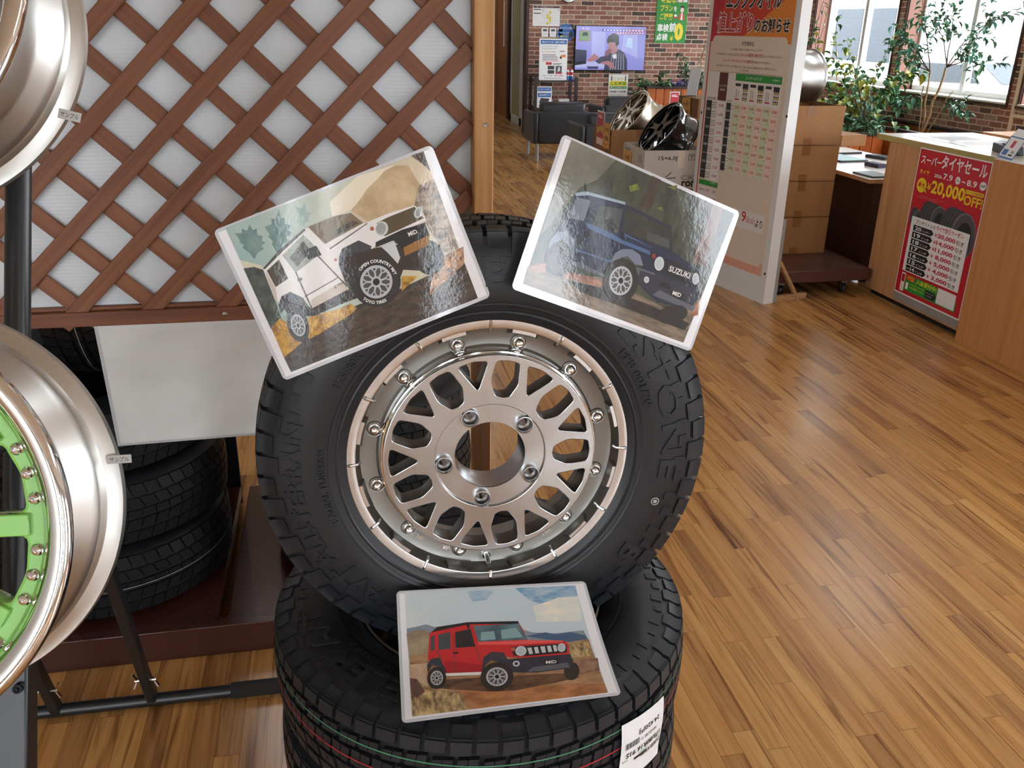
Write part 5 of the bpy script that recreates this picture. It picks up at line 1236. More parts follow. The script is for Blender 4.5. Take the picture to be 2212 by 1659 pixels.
for k in range(4):
    small('document_pile', ('lowest folder of the document pile at the back of the low desk', 'second folder up in the document pile on the low desk', 'third folder up in the document pile on the low desk', 'topmost white folder of the document pile on the low desk')[k], 'folder', (3.70 + .008 * k, 6.92, ZT + .016 * k), [((0, 0, 0), (.30, .22, .014), ('edge_mustard', 'paper', 'label_white', 'white_ink')[k])], (4, 9, 2, 6)[k], .002, 'folders piled on the low desk')
bx = thing('small_carton', 'small open cardboard carton at the back of the low desk', 'box', (4.09, 6.74, ZT))

def carton(name, label, loc, w_, d_, h_, m='cardboard', open_=False, rz=0, group=None, tape=True, root=None, marks=None):
    """cardboard box: shell, flaps folded shut or standing open, a strip of tape"""
    r_ = root or thing(name, label, 'box', loc, group)
    if rz: r_.rotation_euler = (0, 0, rad(rz))
    t = 0.005; b = MB()
    b.box((0, 0, 0), (w_, d_, t), m); b.box((0, 0, t), (w_, t, h_), m); b.box((0, d_ - t, t), (w_, d_, h_), m); b.box((0, t, t), (t, d_ - t, h_), m); b.box((w_ - t, t, t), (w_, d_ - t, h_), m)
    if marks: marks(b)
    b.T = Matrix(); b.build('shell', r_, bevel=.003)
    if not open_:
        f = MB(); f.box((t, t, h_ - t), (w_ - t, d_ / 2 - .001, h_ - .0005), m); f.box((t, d_ / 2 + .001, h_ - t), (w_ - t, d_ - t, h_ - .0005), m); f.build('top_flaps', r_)
    if tape:
        for z0, z1 in ((h_ - .062, h_ - .001), (.001, .045)): f = MB(); f.box((w_ * .43, -.0012, z0), (w_ * .43 + .055, 0, z1), 'packing_tape'); f.build('tape', r_)
    return r_
bx.rotation_euler = (0, 0, rad(12)); carton('', '', None, 0.26, 0.30, 0.09, 'cardboard', False, 0, None, False, bx)
# dolly and its column of cartons
dl = thing('wheeled_dolly', 'brown wooden dolly on castors carrying the column of cardboard boxes', 'dolly', (2.70, 4.93, 0))
mottled('dolly_brown', (74, 42, 34), (88, 50, 40), 8, 0.4)
b = MB(); b.box((0, 0, 0.095), (0.645, 1.05, 0.168), 'dolly_brown'); b.build('deck', dl, bevel=0.004)
b = MB(); b.box((0.645, .02, .10), (.662, .10, .16), 'ink'); b.build('bumper', dl, bevel=.003)
metal('zinc', (170, 172, 172), 0.35)
for x, y in ((0.06, 0.07), (0.50, 0.07), (0.06, 0.95), (0.50, 0.95)):
    c = MB(); c.lathe([(0.0, -.014), (.028, -.014), (.031, -.008), (.031, .008), (.028, .014), (0, .014)], 'rubber', 28, T=Matrix.Translation((x, y, 0.032)) @ Matrix.Rotation(PI / 2, 4, 'Y')); c.lathe([(0, -.0155), (.012, -.0155), (.014, -.014)], 'zinc', 20, T=Matrix.Translation((x, y, 0.032)) @ Matrix.Rotation(PI / 2, 4, 'Y'))
    w0 = c.build('castor', dl)
    c = MB(); c.box((x - .02, y - .02, 0.068), (x + .02, y + .02, 0.094), 'zinc'); c.box((x - .021, y - .012, .026), (x - .017, y + .012, .07), 'zinc'); c.box((x + .017, y - .012, .026), (x + .021, y + .012, .07), 'zinc'); c.build('fork', w0)
bz = 0.168
for k in range(4):
    h_ = (.25, .238, .23, .247)[k]
    carton('cardboard_box', ('cardboard box at the bottom of the column standing on the brown dolly', 'cardboard box second from the bottom of the column on the brown dolly', 'cardboard box third from the bottom of the column on the brown dolly', 'open cardboard box on top of the column, holding a silver wheel')[k], (2.80 - .005 * k, 5.37 - .004 * k, bz), 0.455 + .002 * k, 0.455, h_ - .0035, 'cardboard', k == 3, 0, 'cardboard boxes on the dolly')
    bz += h_
# spare wheels: simple builder with n spokes
metal('wheel_silver', (196, 196, 194), 0.3); metal('wheel_bronze', (196, 186, 168), 0.28); flat('wheel_black', (18, 18, 20), 0.16, coat=1.0)
def loose_wheel(name, label, M_, r, w, n, m, mface, split=0.0, sw=9):
    root = thing(name, label, 'wheel', M=M_)
    b = MB(); q = r / .2
    b.lathe([(r - .012, -.006), (r - .002, -.004), (r, -.010), (r - .001, -.016), (r - .009, -.022), (r - .010, -.034), (r - .014, -.05), (r - .019, -.07), (r - .019, -w + .06), (r - .011, -w + .04), (r - .010, -w + .02), (r - .001, -w + .014), (r, -w + .004), (r - .004, -w), (r - .018, -w + .004), (r - .024, -w + .04), (r - .034, -w + .065), (r - .034, -.075), (r - .026, -.04), (r - .018, -.012)], m, 100); b.build('barrel', root)
    hs = []
    for k in range(n):
        a = 360 / n * k; hw = 180 / n
        hs.append(rounded([pol(r - .024, a - hw + sw * .5), pol(r - .021, a), pol(r - .024, a + hw - sw * .5), pol(.062 * q, a + hw * .45), pol(.062 * q, a - hw * .45)], .18, 3))
        if split: hs.append(rounded([pol(r - .028, a + hw - split), pol(r - .028, a + hw + split), pol(.10 * q, a + hw)], .15, 2))
    P_, F_ = hole_plate(ring(r - .014, 100), hs + [ring(.028 * q, 32)], .03, .003)
    b = MB(); b.T = Matrix.Translation((0, 0, -.012)); b.add(P_, F_, mface); b.build('spoke_face', root)
    for k in range(5):
        x, y = pol(.05 * q, 72 * k); c = MB(); c.lathe([(.011, -.012), (.011, -.0105), (.0085, -.012), (.0075, -.03)], 'hole_black', 16, T=Matrix.Translation((x, y, 0))); c.build('lug_hole', root)
    return root
loose_wheel('spare_wheel', 'plain silver wheel lying on its tread in the topmost box of the dolly column', frame((2.905, 5.60, 1.292), (-1.0, -.22, .0)), .172, .225, 6, 'wheel_silver', 'wheel_silver')

# ------------------------------------------------------------------ wheels in cartons beside the lounge
flat('white_card', (206, 198, 188), 0.7); flat('tag_amber', (226, 170, 84), 0.5)
def hung_tag(name, label, M_, lines, w_=.13, h_=.17):
    root = thing(name, label, 'tag', M=M_, group='coupon tags on the cartons'); b = MB(); b.box((0, 0, 0), (w_, h_, .001), 'tag_amber')
    b.text(lines[0], w_ * .5, h_ * .74, w_ * .8, h_ * .24, .0016, 'ink', .02, al='c'); b.text(lines[1], w_ * .5, h_ * .40, w_ * .66, h_ * .18, .0016, 'ink', .02, al='c'); b.text(lines[2], w_ * .5, h_ * .16, w_ * .7, h_ * .08, .0016, 'maroon', al='c')
    b.build('card', root); return root
# pile with the white carton
gx, gy = 2.075, 5.80
for k in range(2): carton('wheel_carton', ('lowest plain carton under the white 15x6.0J carton', 'plain carton directly under the white 15x6.0J carton')[k], (gx, gy + .01, .27 * k), .46, .46, .269, 'cardboard')
MF = wall_frame((0, 0, 0), (1, 0, 0), (0, -1, 0)); flat('logo_grey', (150, 150, 150), .6)
def white_marks(b):
    b.T = MF
    b.text('15×6.0J', .10, .190, .135, .034, .0006, 'ink', .02)
    b.rect(.315, .196, .36, .237, .0004, 'ink'); b.rect(.318, .199, .357, .234, .0005, 'white_card'); b.rect(.322, .222, .353, .226, .0006, 'ink'); b.rect(.335, .205, .34, .222, .0006, 'ink')
    b.rect(.372, .196, .417, .237, .0004, 'ink'); b.rect(.375, .199, .414, .234, .0005, 'white_card'); b.poly([(.385, .205), (.395, .228), (.405, .205)], .0006, 'ink')
    b.rect(.245, .145, .29, .258, .0003, 'poster_cream')
    b.bar((.16, .082, .0004), (.20, .115, .0004), .006, .0004, 'ink', (0, 0, 1)); b.bar((.17, .075, .0004), (.235, .078, .0004), .006, .0004, 'ink', (0, 0, 1))
    b.text('CK-II', .27, .062, .16, .034, .0006, 'logo_grey', .03); b.text('ronus', .28, .016, .17, .04, .0006, 'ink', .03)
    b.T = wall_frame((0, 0, 0), (0, -1, 0), (-1, 0, 0))
    b.rect(-.42, .215, -.30, .236, .0005, 'mid_grey'); b.rect(-.12, .17, -.10, .22, .0005, 'mid_grey'); b.rect(-.08, .17, -.06, .22, .0005, 'mid_grey'); b.disc(-.06, .10, .028, .028, .0006, 'ink')
wc = carton('white_carton', 'white carton marked 15x6.0J with the black wheel leaning in it', (gx, gy, .54), .46, .46, .262, 'white_card', True, 0, None, False, marks=white_marks)
n_ = Vector((-.80, -.06, .60))
loose_wheel('black_wheel', 'gloss black wheel leaning in the white carton', frame((2.245, 6.03, .935), n_), .208, .195, 5, 'wheel_black', 'wheel_black', 9, 15)
hung_tag('coupon_tag', 'amber coupon tag on the left side of the white carton', wall_frame((gx - .004, 6.22, .56), (0, -1, 0), (-1, 0, 0)), ('クーポン', '対象商品', '実施中です'), .15, .2)
# brown carton pile behind
px_, py_ = 2.085, 6.60
for k in range(2): carton('wheel_carton', ('lowest carton under the bronze silver wheel', 'middle carton under the bronze silver wheel')[k], (px_, py_ + .01, .283 * k), .46, .46, .282, 'cardboard')
def brown_marks(b):
    b.T = wall_frame((0, 0, 0), (0, -1, 0), (-1, 0, 0))
    for k in range(4): b.rect(-.13, .09 + k * .035, -.07, .112 + k * .035, .0006, 'ink')
    b.rect(-.30, .04, -.25, .09, .0006, 'white_card'); b.rect(-.13, .24, -.02, .27, .0006, 'ink')
bc = carton('brown_carton', 'brown carton with printed marks holding the bronze silver wheel', (px_, py_, .566), .46, .46, .284, 'cardboard', True, marks=brown_marks)
loose_wheel('bronze_wheel', 'pale bronze silver wheel leaning in the brown carton', frame((2.279, 6.83, .952), Vector((-.80, -.06, .60))), .215, .20, 6, 'wheel_bronze', 'wheel_bronze', 10, 13)
hung_tag('coupon_tag', 'amber coupon tag at the left corner of the brown carton', wall_frame((px_ - .004, 6.79, .70), (0, -1, 0), (-1, 0, 0)), ('クーポン', '対象商品', '実施中です'), .16, .19)
# third pile to the right
rx_, ry_ = 2.81, 6.72
for k in range(3): carton('tall_carton', ('lowest carton of the pile behind the black wheel', 'second carton of the pile behind the black wheel', 'third carton of the pile behind the black wheel')[k], (rx_, ry_ + .01, .27 * k), .45, .42, .269, 'cardboard')
def tall_marks(b): b.T = MF; b.rect(.08, .05, .20, .19, .0004, 'ink'); b.rect(.22, .03, .32, .05, .0004, 'ink')
carton('tall_carton', 'topmost carton of the pile behind the black wheel, amber tag on its face', (rx_, ry_, .81), .45, .42, .255, 'cardboard_dark', marks=tall_marks)
tm = wall_frame((rx_ - .004, 7.02, .86), (0, -1, 0), (-1, 0, 0)) @ Matrix.Rotation(rad(8), 4, 'Z')
hung_tag('coupon_tag', 'amber coupon tag tilted on the carton behind the black wheel', tm, ('クーポン', '対象商品', '実施中です'), .17, .19)
# leaflet stands
flat('acrylic', (206, 210, 214), 0.1); flat('leaflet_gold', (206, 176, 70), .5)
def leaflet_stand(label, M_, w_, h_, full=True, foot=True):
    root = thing('leaflet_stand', label, 'stand', M=M_); b = MB()
    b.box((0, 0, -.006), (w_, h_, 0), 'acrylic'); foot and b.box((0, -.004, -.10), (w_, 0, 0), 'acrylic')
    b.build('holder', root)
    if not full: return root
    c = MB(); c.box((.006, .006, .0004), (w_ - .006, h_ - .006, .0012), 'white_ink'); c.rect(.010, .01, w_ - .01, h_ - .01, .0015, 'crimson'); c.poly([(.01, h_ * .3), (w_ * .5, h_ * .45), (w_ - .01, h_ * .35), (w_ - .01, h_ * .62), (.01, h_ * .5)], .0018, 'leaflet_gold'); c.rect(.01, .01, w_ - .01, h_ * .22, .0018, 'cell_pink'); c.rect(w_ * .2, h_ * .80, w_ * .8, h_ * .83, .0018, 'white_ink'); c.rect(w_ * .2, h_ * .85, w_ * .7, h_ * .88, .0018, 'white_ink')
    c.build('leaflet', root); return root
leaflet_stand('narrow leaflet holder hung on the left side of the brown carton pile', wall_frame((px_ + .001, 7.0, .70), (0, -1, 0), (-1, 0, 0)), .19, .26, True, False)
leaflet_stand('red leaflet stand in front of the orange slatted planter', wall_frame((3.68, 9.62, .65), (1, 0, 0), (0, -1, 0)), .115, .27)
lt = thing('side_table', 'small dark side table under the red leaflet stand near the lounge chairs', 'table', (3.55, 9.5, 0))
b = MB(); b.box((0, 0, .62), (.5, .4, .645), 'dark_brown'); b.build('table_top', lt, bevel=.003)
for x, y in ((.02, .02), (.46, .02), (.02, .36), (.46, .36)): b = MB(); b.box((x, y, 0), (x + .03, y + .03, .62), 'dark_brown'); b.build('leg', lt)
leaflet_stand('empty clear tilted leaflet holder on the carton pile beside the white sign board', wall_frame((2.83, 7.04, 1.075), (.80, -.6, 0), (-.6, -.80, .45)), .085, .22, False)
leaflet_stand('second leaflet stand on the carton pile, next to the sign board edge', wall_frame((2.97, 6.84, 1.075), (.93, -.36, 0), (-.36, -.93, .12)), .14, .21)

# ------------------------------------------------------------------ lounge
mottled('black_leather', (40, 42, 46), (48, 50, 55), 3, 0.42, bumps=.05); metal('leg_steel', (176, 176, 174), 0.35)
def armchair(label, x, y, z=0, rz=0):
    r_ = thing('armchair', label, 'chair', (x, y, z), 'black lounge armchairs'); r_.rotation_euler = (0, 0, rad(rz))
    for nm, lo, hi, bv in (('back', (0, 0, .19), (.66, .12, .575), .02), ('arm', (-.06, .0, .19), (.0, .62, .56), .02), ('arm', (.66, .0, .19), (.72, .62, .56), .02), ('seat', (.0, .12, .19), (.66, .62, .42), .03), ('back_cushion', (.04, .06, .50), (.62, .22, .685), .04)):
        b = MB(); b.box(lo, hi, 'black_leather'); b.build(nm, r_, bevel=bv)
    for lx, ly in ((.0, .05), (.66, .05), (.0, .58), (.66, .58)):
        b = MB(); b.tube([(lx, ly, 0), (lx, ly, .19)], .022, 'leg_steel', 16); b.build('leg', r_)
    return r_
armchair('black armchair nearest the corridor, seen from behind below the poster shelf', 2.54, 11.05)
armchair('black armchair nearer to the cartons, low in front of the television wall', 2.74, 9.62)
armchair('black armchair partly hidden behind the bronze silver wheel', 3.66, 11.95, 0, 0)
# television
tv = thing('television', 'wall mounted flat television showing a man eating', 'television', M=wall_frame((3.705, 13.80, 0.94), (1, 0, 0), (0, -1, 0)))
b = MB(); b.box((0, 0, -.05), (1.115, .635, 0), 'device_black'); b.box((.48, -.02, -.06), (.78, .0, -.01), 'device_black'); b.build('casing', tv, bevel=.004)
for nm, c_ in dict(wall=(150, 150, 226), wall2=(176, 180, 240), dark=(24, 26, 40), hair=(30, 26, 34), skin=(176, 124, 128), skin2=(140, 92, 104), shirt=(70, 72, 92), stripe=(150, 150, 170), monitor=(46, 54, 84), table=(186, 190, 236), bowl=(60, 66, 110), caption=(60, 60, 190), caption2=(170, 90, 140), capw=(226, 226, 240), insert=(150, 130, 90), green=(120, 160, 120), win=(190, 220, 250)).items(): screen('scr_' + nm, c_)
b = MB(); W_, H_ = 1.10, .62; X_ = lambda u: .0075 + u * W_; Y_ = lambda v: .0075 + (1 - v) * H_
def sp(pts, m, z): b.poly([(X_(u), Y_(v)) for u, v in pts], z, 'scr_' + m)
sp([(0, 1), (1, 1), (1, 0), (0, 0)], 'wall', .001); sp([(.23, .72), (.42, .72), (.42, .12), (.23, .12)], 'wall2', .0013); sp([(.66, .55), (.90, .72), (.88, .18), (.68, .18)], 'wall2', .0013); sp([(.72, .45), (.82, .5), (.81, .25), (.74, .25)], 'win', .0016)
sp([(.70, 1), (1, 1), (1, .78), (.70, .62)], 'shirt', .0014) if False else None
sp([(0, .95), (.55, .95), (.55, .85), (.2, .80), (0, .82)], 'table', .0016); sp([(0, .82), (.16, .80), (.16, .55), (0, .53)], 'monitor', .002); sp([(0, .90), (.16, .86), (.16, .72), (0, .74)], 'dark', .0019)
sp([(.42, 1), (.76, 1), (.75, .75), (.70, .6), (.63, .52), (.52, .56), (.46, .66), (.36, .70), (.29, .80), (.34, .86), (.43, .83)], 'shirt', .0022)
for k in range(6): sp([(.50 + .04 * k, 1), (.515 + .04 * k, 1), (.535 + .032 * k, .62), (.525 + .032 * k, .62)], 'stripe', .0025)
sp([(.53, .66), (.58, .62), (.60, .72), (.55, .74)], 'capw', .0026); sp([(.46, .52), (.47, .38), (.52, .34), (.60, .40), (.60, .56), (.55, .64), (.50, .60)], 'skin', .0027); sp([(.44, .32), (.46, .22), (.53, .15), (.61, .20), (.62, .40), (.58, .46), (.56, .36), (.48, .36), (.455, .40)], 'hair', .003)
sp([(.43, .56), (.50, .50), (.52, .56), (.47, .66), (.42, .70)], 'skin2', .0032); sp([(.37, .82), (.47, .78), (.55, .84), (.58, .96), (.52, .96), (.46, .88), (.38, .86)], 'skin', .0032); sp([(.17, .78), (.27, .62), (.30, .66), (.34, .70), (.30, .78), (.2, .82)], 'skin', .003)
sp([(.17, .92), (.34, .92), (.33, .98), (.19, .98)], 'bowl', .003)
sp([(.37, .06), (.70, .06), (.70, .11), (.37, .11)], 'caption', .002); sp([(.70, .06), (.99, .06), (.99, .11), (.70, .11)], 'caption2', .002); sp([(.56, .125), (.98, .125), (.98, .17), (.56, .17)], 'caption2', .002)
[b.rect(X_(.39 + .045 * k), Y_(.10), X_(.42 + .045 * k), Y_(.07), .0024, 'scr_capw') for k in range(13)]; [b.rect(X_(.58 + .04 * k), Y_(.16), X_(.605 + .04 * k), Y_(.135), .0024, 'scr_capw') for k in range(10)]; b.text('9:12', X_(.08), Y_(.08), W_ * .10, .03, .0024, 'scr_capw', .02)
sp([(.04, .10), (.20, .10), (.20, .34), (.04, .34)], 'insert', .002); sp([(.055, .12), (.19, .12), (.19, .32), (.055, .32)], 'green', .0023); sp([(.08, .22), (.10, .14), (.16, .14), (.17, .22)], 'hair', .0026)
b.build('screen', tv)
# things on the brick wall
def on_wall(name, label, cat, x0, z0, w_, h_, paintf, y=13.872, th=.006, base='white_ink'):
    root = thing(name, label, cat, M=wall_frame((x0, y, z0), (1, 0, 0), (0, -1, 0))); b = MB(); b.box((0, 0, -th), (w_, h_, 0), base); paintf(b, w_, h_); b.build('face', root); return root
def f_cal(b, w, h):
    b.rect(.008, h - .035, w - .008, h - .006, .001, 'maroon'); b.text('7', .06, h - .031, .02, .02, .002, 'white_ink', .02); b.text('月の営業カレンダー', .12, h - .028, .2, .015, .002, 'white_ink')
    b.rect(.012, h - .062, .125, h - .05, .001, 'coal'); b.rect(.012, h - .115, .125, h - .103, .001, 'coal'); b.rect(.135, h - .062, .18, h - .056, .001, 'crimson'); b.rect(.37, h - .062, .41, h - .056, .001, 'card_blue')
    for i in range(5):
        for j in range(7):
            if (i, j) in ((0, 3), (1, 2), (2, 2), (2, 3), (3, 3), (4, 2)): b.rect(.135 + j * .039, h - .085 - i * .038 - .026, .168 + j * .039, h - .085 - i * .038 + .012, .001, 'lemon')
            b.text(str(1 + (i * 7 + j) % 31), .146 + j * .039, h - .085 - i * .038 - .012, .014, .013, .002, 'mid_grey')
on_wall('wall_calendar', 'white shop calendar with yellow days on the brick wall left of the clock', 'calendar', 3.05, 1.555, .42, .285, f_cal)
for x, lab in ((3.195, 'leftmost small white wall controller under the calendar'), (3.32, 'middle small white wall controller under the calendar'), (3.44, 'rightmost small white wall controller, partly behind the blue disc sign')):
    def f_ctl(b, w, h): b.rect(.02, h * .58, w - .02, h - .02, .001, 'tray_grey'); b.rect(.02, .02, w - .02, h * .4, .001, 'label_white')
    on_wall('wall_controller', lab, 'controller', x, 1.41, .10, .125, f_ctl, th=.02)
def f_disc(b, w, h):
    b.disc(w / 2, h / 2, w / 2, h / 2, .001, 'card_blue', 40); b.text('カーエアコン洗浄', w * .5, h * .76, w * .72, h * .12, .002, 'white_ink', .02, al='c'); b.text('エアコンの', w * .42, h * .5, w * .5, h * .1, .002, 'white_ink', al='c'); b.text('臭いに!', w * .42, h * .32, w * .5, h * .12, .002, 'lemon', .02, al='c'); b.poly([(w * .68, h * .2), (w * .9, h * .35), (w * .85, h * .6), (w * .7, h * .5)], .0015, 'coal')
r_ = thing('disc_sign', 'round blue sign about car air conditioning above the white poster board', 'sign', M=wall_frame((3.44, 13.872, 1.335), (1, 0, 0), (0, -1, 0))); b = MB()
b.prism([(.13 + .13 * cos(2 * PI * k / 40), .13 + .13 * sin(2 * PI * k / 40)) for k in range(40)], -.005, 0, 'card_blue'); f_disc(b, .26, .26); b.build('face', r_)
ck = thing('wall_clock', 'round silver rimmed clock at the top edge on the brick wall', 'clock', M=wall_frame((3.59, 13.86, 2.05), (1, 0, 0), (0, -1, 0)))
b = MB(); b.lathe([(.15, -.03), (.165, -.03), (.165, .0), (.155, .012), (.14, .008), (.138, 0)], 'leg_steel', 60); b.build('rim', ck)
b = MB(); b.disc(0, 0, .139, .139, .0, 'white_ink', 48)
for k in range(12): b.bar((*pol(.11, 30 * k), .001), (*pol(.128, 30 * k), .001), .008, .001, 'ink', (0, 0, 1))
b.build('dial', ck); b = MB(); b.bar((0, 0, .004), (.05, .05, .004), .008, .002, 'ink', (0, 0, 1)); b.bar((0, 0, .006), (-.03, .1, .006), .006, .002, 'ink', (0, 0, 1)); b.build('hands', ck)
def f_pit(b, w, h):
    b.rect(.01, .01, w - .01, .055, .001, 'shop_green'); b.text('ピット', w * .5, h * .85, w * .55, h * .11, .002, 'shop_green', .05, al='c'); b.text('ピット', w * .5, h * .85, w * .55, h * .11, .003, 'lemon', .02, al='c'); b.rect(.02, h * .60, w - .02, h * .77, .001, 'lemon'); b.text('休憩時間', w * .5, h * .685, w * .8, h * .12, .002, 'shop_green', .02, al='c'); b.rect(.02, h * .50, w - .02, h * .585, .001, 'shop_green'); b.text('導入のお知らせ', w * .5, h * .543, w * .78, h * .055, .002, 'white_ink', .01, al='c'); b.text('13:00〜13:30', w * .5, h * .40, w * .84, h * .07, .002, 'ink', .03, al='c')
    b.rect(.03, h * .15, w - .03, h * .31, .001, 'mid_grey'); b.rect(.034, h * .16, w - .034, h * .30, .0015, 'white_ink'); b.rect(.06, h * .25, w - .06, h * .265, .002, 'mid_grey'); b.rect(.06, h * .19, w - .06, h * .205, .002, 'mid_grey')
    for x in (.035, w - .055): b.rect(x, h * .78, x + .02, h * .93, .0015, 'tray_grey'); b.disc(x + .01, h * .95, .012, .012, .0018, 'pink')
on_wall('rest_time_notice', 'white and green break time notice on the brick wall under the television', 'notice', 4.285, .455, .315, .425, f_pit)
def f_ban(b, w, h):
    b.text('車検', .03, .155, .19, .115, .001, 'white_ink', .03); b.text('前', .225, .16, .105, .13, .001, 'white_ink', .03); b.text('点検', .02, .03, .19, .105, .001, 'white_ink', .03); b.text('¥', .245, .03, .055, .07, .001, 'lemon', .02); b.text('0', .31, .03, .145, .26, .001, 'lemon', .06)
    b.text('ご提案', .06, .33, .21, .09, .001, 'lemon', .02); b.text('プラン', .06, .45, .20, .09, .001, 'lemon', .02); b.text('を', .275, .45, .05, .07, .001, 'white_ink', .02); b.text('最適な', .06, .565, .24, .10, .001, 'lemon', .02)
    # small printed figure of a clerk
    b.poly([(.36, .33), (.46, .33), (.45, .41), (.43, .43), (.39, .43), (.37, .41)], .001, 'orange_red'); b.poly([(.395, .33), (.425, .33), (.42, .43), (.40, .43)], .0015, 'white_ink'); b.disc(.41, .475, .028, .04, .002, 'cell_pink'); b.poly([(.38, .48), (.382, .52), (.41, .535), (.44, .52), (.442, .47), (.43, .50), (.395, .505)], .0025, 'ink'); b.disc(.31, .365, .03, .02, .0015, 'crimson'); b.disc(.31, .39, .022, .02, .0018, 'white_ink')
    b.rect(.30, .58, .49, .66, .001, 'mid_grey'); b.rect(.34, .58, .40, .68, .0015, 'cell_pink'); b.rect(.42, .58, .48, .68, .0015, 'label_white')
flat('banner_green', (40, 140, 44), .5)
on_wall('inspection_banner', 'green banner with white and yellow lettering and a yellow zero on the brick wall', 'banner', 4.985, 1.348, .50, .75, f_ban, base='banner_green')
# shelf and what stands on it
flat('shelf_dark', (44, 30, 30), .45)
sh = thing('display_shelf', 'dark two tier shelf against the brick wall under the white poster board', 'shelf', (2.99, 13.36, 0))
for x, y in ((.0, .0), (.62, .0), (.0, .36), (.62, .36)): b = MB(); b.box((x, y, 0), (x + .045, y + .035, .86), 'shelf_dark'); b.build('post', sh)
for z in (.15, .40, .79): b = MB(); b.box((.012, .012, z), (.653, .385, z + .022), 'shelf_dark'); b.build('shelf_board', sh)
def f_ac(b, w, h):
    b.rect(.02, h - .075, w - .01, h - .018, .001, 'card_blue'); b.text('車のエアコンは、丸洗いの時代へ', w * .52, h - .047, w * .84, .026, .002, 'white_ink', .02, al='c'); b.text('エアコンエバポレーター洗浄', .04, h - .115, w * .55, .018, .001, 'card_blue', .01); b.text('でスッキリしませんか?', .04, h - .145, w * .5, .016, .001, 'coal', .01); b.text('エアコンの臭いの原因は', .04, h - .19, w * .5, .014, .001, 'price_red', .01)
    for k in range(5): b.rect(.045, h - .225 - k * .021, .045 + (.2, .22, .24, .23, .25)[k], h - .218 - k * .021, .001, 'price_red' if k == 4 else 'coal')
    b.rect(.31, h - .18, .38, h - .165, .001, 'mid_grey'); b.rect(.33, h - .255, .40, h - .22, .001, 'orange'); b.disc(.325, h - .26, .016, .02, .0012, 'maroon'); b.rect(.10, h - .36, .19, h - .325, .001, 'price_red'); b.rect(.205, h - .345, .34, h - .338, .001, 'coal'); b.rect(.205, h - .36, .32, h - .353, .001, 'coal')
    b.rect(.13, h - .425, .23, h - .375, .001, 'coal'); b.rect(.13, h - .485, .23, h - .435, .001, 'coal'); b.rect(.25, h - .485, .345, h - .375, .001, 'tray_grey'); b.poly([(.28, h - .46), (.32, h - .44), (.31, h - .385), (.29, h - .40)], .0015, 'label_white'); b.rect(.25, h - .487, .35, h - .468, .0018, 'crimson'); b.text('エバポレーター洗浄', .05, .055, .15, .018, .001, 'ink', .01); b.text('¥11,000', .235, .05, .13, .026, .001, 'price_red', .02); b.rect(.08, .025, .35, .032, .001, 'mid_grey')
pb = thing('poster_board', 'white poster board about car air conditioner washing standing on the dark shelf', 'poster', M=wall_frame((3.075, 13.44, .814), (1, 0, 0), (0, -1, .06)))
b = MB(); b.box((0, 0, -.012), (.425, .575, 0), 'white_ink'); f_ac(b, .425, .575); b.build('face', pb)
for k, x in enumerate((3.515, 3.577)):
    bt = thing('spray_bottle', ('left of the two red white and blue bottles on the dark shelf', 'right of the two red white and blue bottles on the dark shelf')[k], 'bottle', (x, 13.46, .813), 'bottles on the dark shelf')
    b = MB(); b.lathe([(0, 0), (.024, 0), (.025, .004), (.025, .06)], 'card_blue', 24); b.lathe([(.025, .06), (.025, .125)], 'white_ink', 24); b.lathe([(.0253, .075), (.0253, .115)], 'price_red', 24); b.lathe([(.025, .125), (.022, .135), (.014, .142), (.014, .15)], 'white_ink', 24); b.build('body', bt)
    b = MB(); b.lathe([(.0145, .15), (.0145, .165), (.007, .172), (0, .173)], 'price_red', 20); b.build('cap', bt)
def f_sm(b, w, h): b.rect(.01, h - .065, w - .01, h - .012, .001, 'card_blue'); b.text('エアコンフィルター', w * .5, h - .038, w * .8, .02, .002, 'white_ink', .02, al='c'); b.rect(.012, h - .15, w - .012, h - .09, .001, 'card_blue'); b.text('交換時期です', w * .5, h - .12, w * .7, .02, .002, 'white_ink', .02, al='c'); b.poly([(.03, .07), (.16, .05), (.19, .13), (.06, .14)], .001, 'coal'); b.rect(.03, .02, .15, .03, .001, 'mid_grey')
sg_ = thing('small_sign', 'small white and blue sign standing on the lower tier of the dark shelf', 'sign', M=wall_frame((3.045, 13.40, .424), (1, 0, 0), (0, -1, .08)))
b = MB(); b.box((0, 0, -.008), (.225, .30, 0), 'white_ink'); f_sm(b, .225, .30); b.build('face', sg_)
for k in range(2):
    bx_ = thing('filter_box', ('left of the two white and blue boxes on the lower shelf tier', 'right of the two white and blue boxes on the lower shelf tier')[k], 'box', (3.39 + .082 * k, 13.42, .423), 'boxes on the lower shelf tier')
    b = MB(); b.box((0, 0, 0), (.074, .06, .125), 'card_blue'); b.box((-.0005, -.0006, .07), (.0745, .0605, .126), 'white_ink'); b.rect(0, 0, 0, 0, 0, 'ink'); b.T = wall_frame((0, -.001, 0), (1, 0, 0), (0, -1, 0)); b.rect(.02, .02, .054, .045, .0006, 'white_ink'); b.build('body', bx_)

